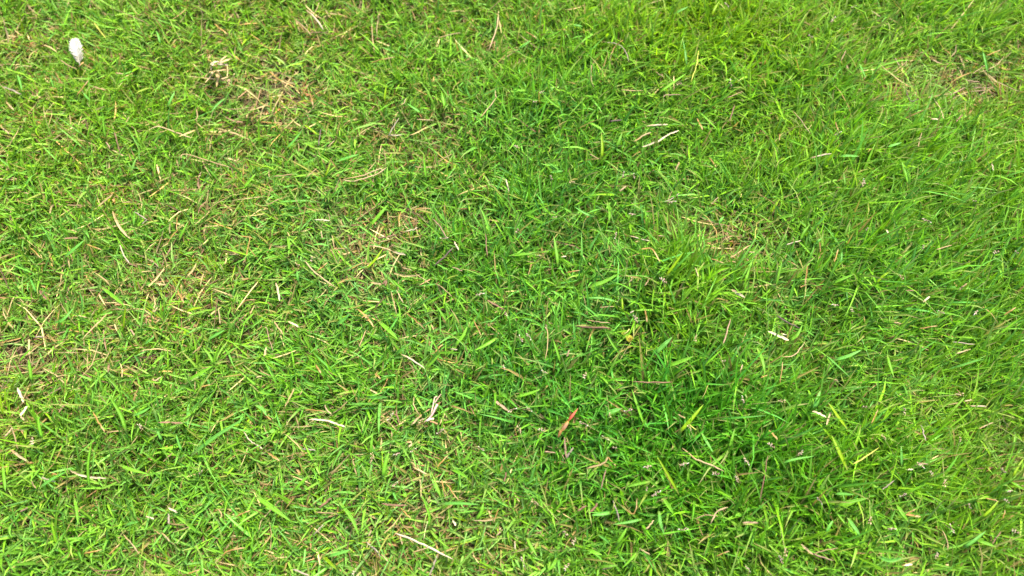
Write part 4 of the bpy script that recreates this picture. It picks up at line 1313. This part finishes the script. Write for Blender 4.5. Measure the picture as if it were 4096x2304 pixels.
# right curled lobes
st_ = [(S(2295, 1665, .005), S(2298, 1667, .003), S(2302, 1660, .006)), (S(2294, 1676, .004), S(2300, 1674, .001), S(2306, 1676, .006)),
       (S(2290, 1684, .003), S(2298, 1684, .000), S(2306, 1688, .006)), (S(2287, 1690, .002), S(2296, 1693, .001), S(2302, 1696, .004))]
V, Q, T, C = leaf_strip(st_, np.array([[.3, .15, .05], [.22, .12, .04], [.15, .13, .04], [.18, .14, .04]]), .2)
part("side_flap", root, V, Q, T, C, M_PART, "olive orange curled flap")
# lower half: orange edge, dull pink middle
st_ = [(S(2266, 1682, .004), S(2271, 1684, .007), S(2280, 1688, .004)), (S(2254, 1690, .004), S(2266, 1696, .008), S(2276, 1698, .004)),
       (S(2250, 1701, .004), S(2259, 1706, .008), S(2272, 1710, .003)), (S(2244, 1711, .004), S(2252, 1715, .007), S(2264, 1720, .003)),
       (S(2237, 1722, .003), S(2243, 1724, .005), S(2252, 1728, .003))]
cl = np.array([[.34, .17, .03], [.28, .14, .045], [.25, .13, .08], [.26, .13, .05], [.32, .16, .03]])
V, Q, T, C = leaf_strip(st_, cl, .3)
part("lower_blade", root, V, Q, T, C, M_PART, "orange lower half with a dull pink middle")
# left pointed lobe, outlined by its yellow rim
st_ = [(S(2220, 1721, .002), S(2220, 1721, .003), S(2220, 1722, .002)), (S(2230, 1713, .005), S(2233, 1717, .002), S(2236, 1722, .004)),
       (S(2243, 1703, .006), S(2245, 1708, .002), S(2246, 1716, .004)), (S(2252, 1691, .006), S(2254, 1698, .003), S(2252, 1708, .004))]
V, Q, T, C = leaf_strip(st_, np.array([[.2, .18, .03], [.12, .16, .03], [.13, .17, .03], [.25, .17, .03]]), .3)
part("side_flap", root, V, Q, T, C, M_PART, "olive pointed flap")
path = catmull([S(2244, 1722, .004), S(2238, 1736, .003), S(2232, 1750, .001)], 8)
V, Q, T, C = tube(path, np.array([.0026, .0028, .0028, .0027, .0026, .0024, .002, .0012]), .7, np.tile([.24, .12, .03], (8, 1)), sides=8)
part("stem", root, V, Q, T, C)

# ------------------------------------------------------------------ round yellow leaf
yb = full(2515, 1352, -.002)
root = thing("yellow_leaf", "round yellow leaf with a brown blotch half hidden among green blades", "fallen leaf", yb)
zb = yb[2] + .001


def disc(cx, cy, rx, ry, nrad, nang, seed, colf, cup):
    r_ = np.random.default_rng(seed)
    V, C, Q, T = [], [], [], []
    V.append(S(cx, cy, cup(0, 0)))
    C.append(colf(0, 0))
    wob = 1 + r_.normal(0, .06, nang)
    for i in range(1, nrad + 1):
        for j in range(nang):
            a = 2 * math.pi * j / nang
            rr = i / nrad * wob[j]
            V.append(S(cx + rx * rr * math.cos(a), cy + ry * rr * math.sin(a), cup(rr, a)))
            C.append(colf(rr, a))
    for j in range(nang):
        T.append([0, 1 + j, 1 + (j + 1) % nang])
    for i in range(nrad - 1):
        for j in range(nang):
            a = 1 + i * nang + j
            b = 1 + i * nang + (j + 1) % nang
            Q.append([a, b, b + nang, a + nang])
    return np.array(V), np.array(Q), np.array(T), np.array(C)


def ycol(rr, a):
    x_, y_ = rr * math.cos(a), rr * math.sin(a)
    bl = math.exp(-((x_ - .1) ** 2 / .35 + (y_ - .15) ** 2 / .08))
    return np.array([.24, .23, .015]) * (1 - bl) + np.array([.24, .11, .02]) * bl


V, Q, T, C = disc(2518, 1354, 14, 15, 4, 16, 3, ycol, lambda rr, a: .001 + .002 * rr * rr * math.cos(2 * a))
part("lobe", root, V, Q, T, C, M_PART, "yellow lobe with a brown blotch")
V, Q, T, C = disc(2495, 1333, 11, 7, 3, 12, 4, lambda rr, a: np.array([.20, .24, .015]), lambda rr, a: .001 + .0015 * rr * math.cos(a))
part("lobe", root, V, Q, T, C, M_PART)
V, Q, T, C = tube(catmull([S(2496, 1336, .001), S(2506, 1330, .003), S(2518, 1316, .004)], 7), np.full(7, .0012), .9,
                  np.tile([.42, .42, .12], (7, 1)))
part("stem", root, V, Q, T, C)

# ------------------------------------------------------------------ star-shaped tuft of dead leaves
db = full(852, 265, -.001)
root = thing("dead_tuft", "star-shaped tuft of bleached dead grass leaves in the upper left", "dead grass tuft", db)
zb = db[2] + .010
q3 = lambda x_, y_: (800 + x_ * .10352, 200 + y_ * .10352)      # read from a 200 px close-up
rays = [([(450, 480), (600, 470), (740, 460)], 11, 'w'), ([(480, 500), (460, 620), (430, 750)], 12, 'w'),
        ([(740, 450), (900, 330), (1080, 190)], 8, 'c'), ([(720, 480), (950, 430), (1240, 320)], 10, 'c'),
        ([(540, 800), (600, 860), (660, 940)], 9, 't'), ([(470, 830), (440, 980), (200, 1260)], 8, 'c'),
        ([(420, 820), (320, 900), (190, 1040)], 6, 't'), ([(640, 930), (700, 1060), (670, 1250), (640, 1420)], 10, 't'),
        ([(540, 560), (600, 610), (660, 670)], 9, 't'), ([(620, 800), (800, 790), (1020, 750)], 7, 'c'),
        ([(820, 1110), (950, 1090), (1130, 1020)], 7, 'c'), ([(400, 400), (430, 440), (490, 470)], 7, 'y'),
        ([(300, 370), (380, 260), (480, 170)], 8, 't'), ([(1330, 910), (1290, 980), (1330, 1090)], 8, 'c'),
        ([(1130, 1120), (1080, 1260), (1020, 1420)], 9, 'p'), ([(700, 520), (900, 560), (1090, 600)], 12, 'g')]
for (pts, wpx, cc) in rays:
    pl = [q3(*p_) for p_ in pts]
    P3 = np.array([S(a, b, .001 + .003 * math.sin(i_ * .9)) for i_, (a, b) in enumerate(catmull(pl, 8))])
    t_ = np.linspace(0, 1, 8)
    prof = np.interp(t_, [0, .3, .7, 1], [.7, 1, .8, .15])
    V, Q, T, C = ribbon(P3, wpx * .00036 * prof, .3, np.tile(CC[cc][0], (8, 1)) * (1 + rs.normal(0, .06, 8))[:, None])
    part("leaf", root, V, Q, T, C)

# ------------------------------------------------------------------ pinkish flower spike near the middle of the bottom half
pb = full(1735, 1650, .0)
root = thing("flower_spike", "slender pinkish purple grass spike with forked dry tip left of the curled leaf", "seed head", pb)
zb = pb[2] + .003
q5 = lambda x_, y_: (1700 + x_ * .11044, 1560 + y_ * .11044)
for (pts, w0, w1, col, nm) in [([(0, 1140), (150, 1030), (280, 860), (350, 700), (450, 520)], .0012, .0026, (.50, .28, .25), "stalk"),
                               ([(60, 1110), (200, 1060), (320, 1040)], .0022, .0020, (.66, .54, .34), "spikelet"),
                               ([(220, 860), (290, 560), (350, 280), (440, 245)], .0012, .0010, (.55, .42, .28), "awn"),
                               ([(340, 480), (480, 280), (580, 150)], .0016, .0008, (.40, .25, .18), "awn"),
                               ([(180, 1140), (320, 1170), (450, 1240)], .0016, .0018, (.36, .19, .08), "awn")]:
    pl = catmull([q5(*p_) for p_ in pts], 9)
    P3 = np.array([S(a, b, .002 + .002 * i_ / 9) for i_, (a, b) in enumerate(pl)])
    V, Q, T, C = tube(P3, np.linspace(w0, w1, 9), .8, np.tile(col, (9, 1)))
    part(nm, root, V, Q, T, C)
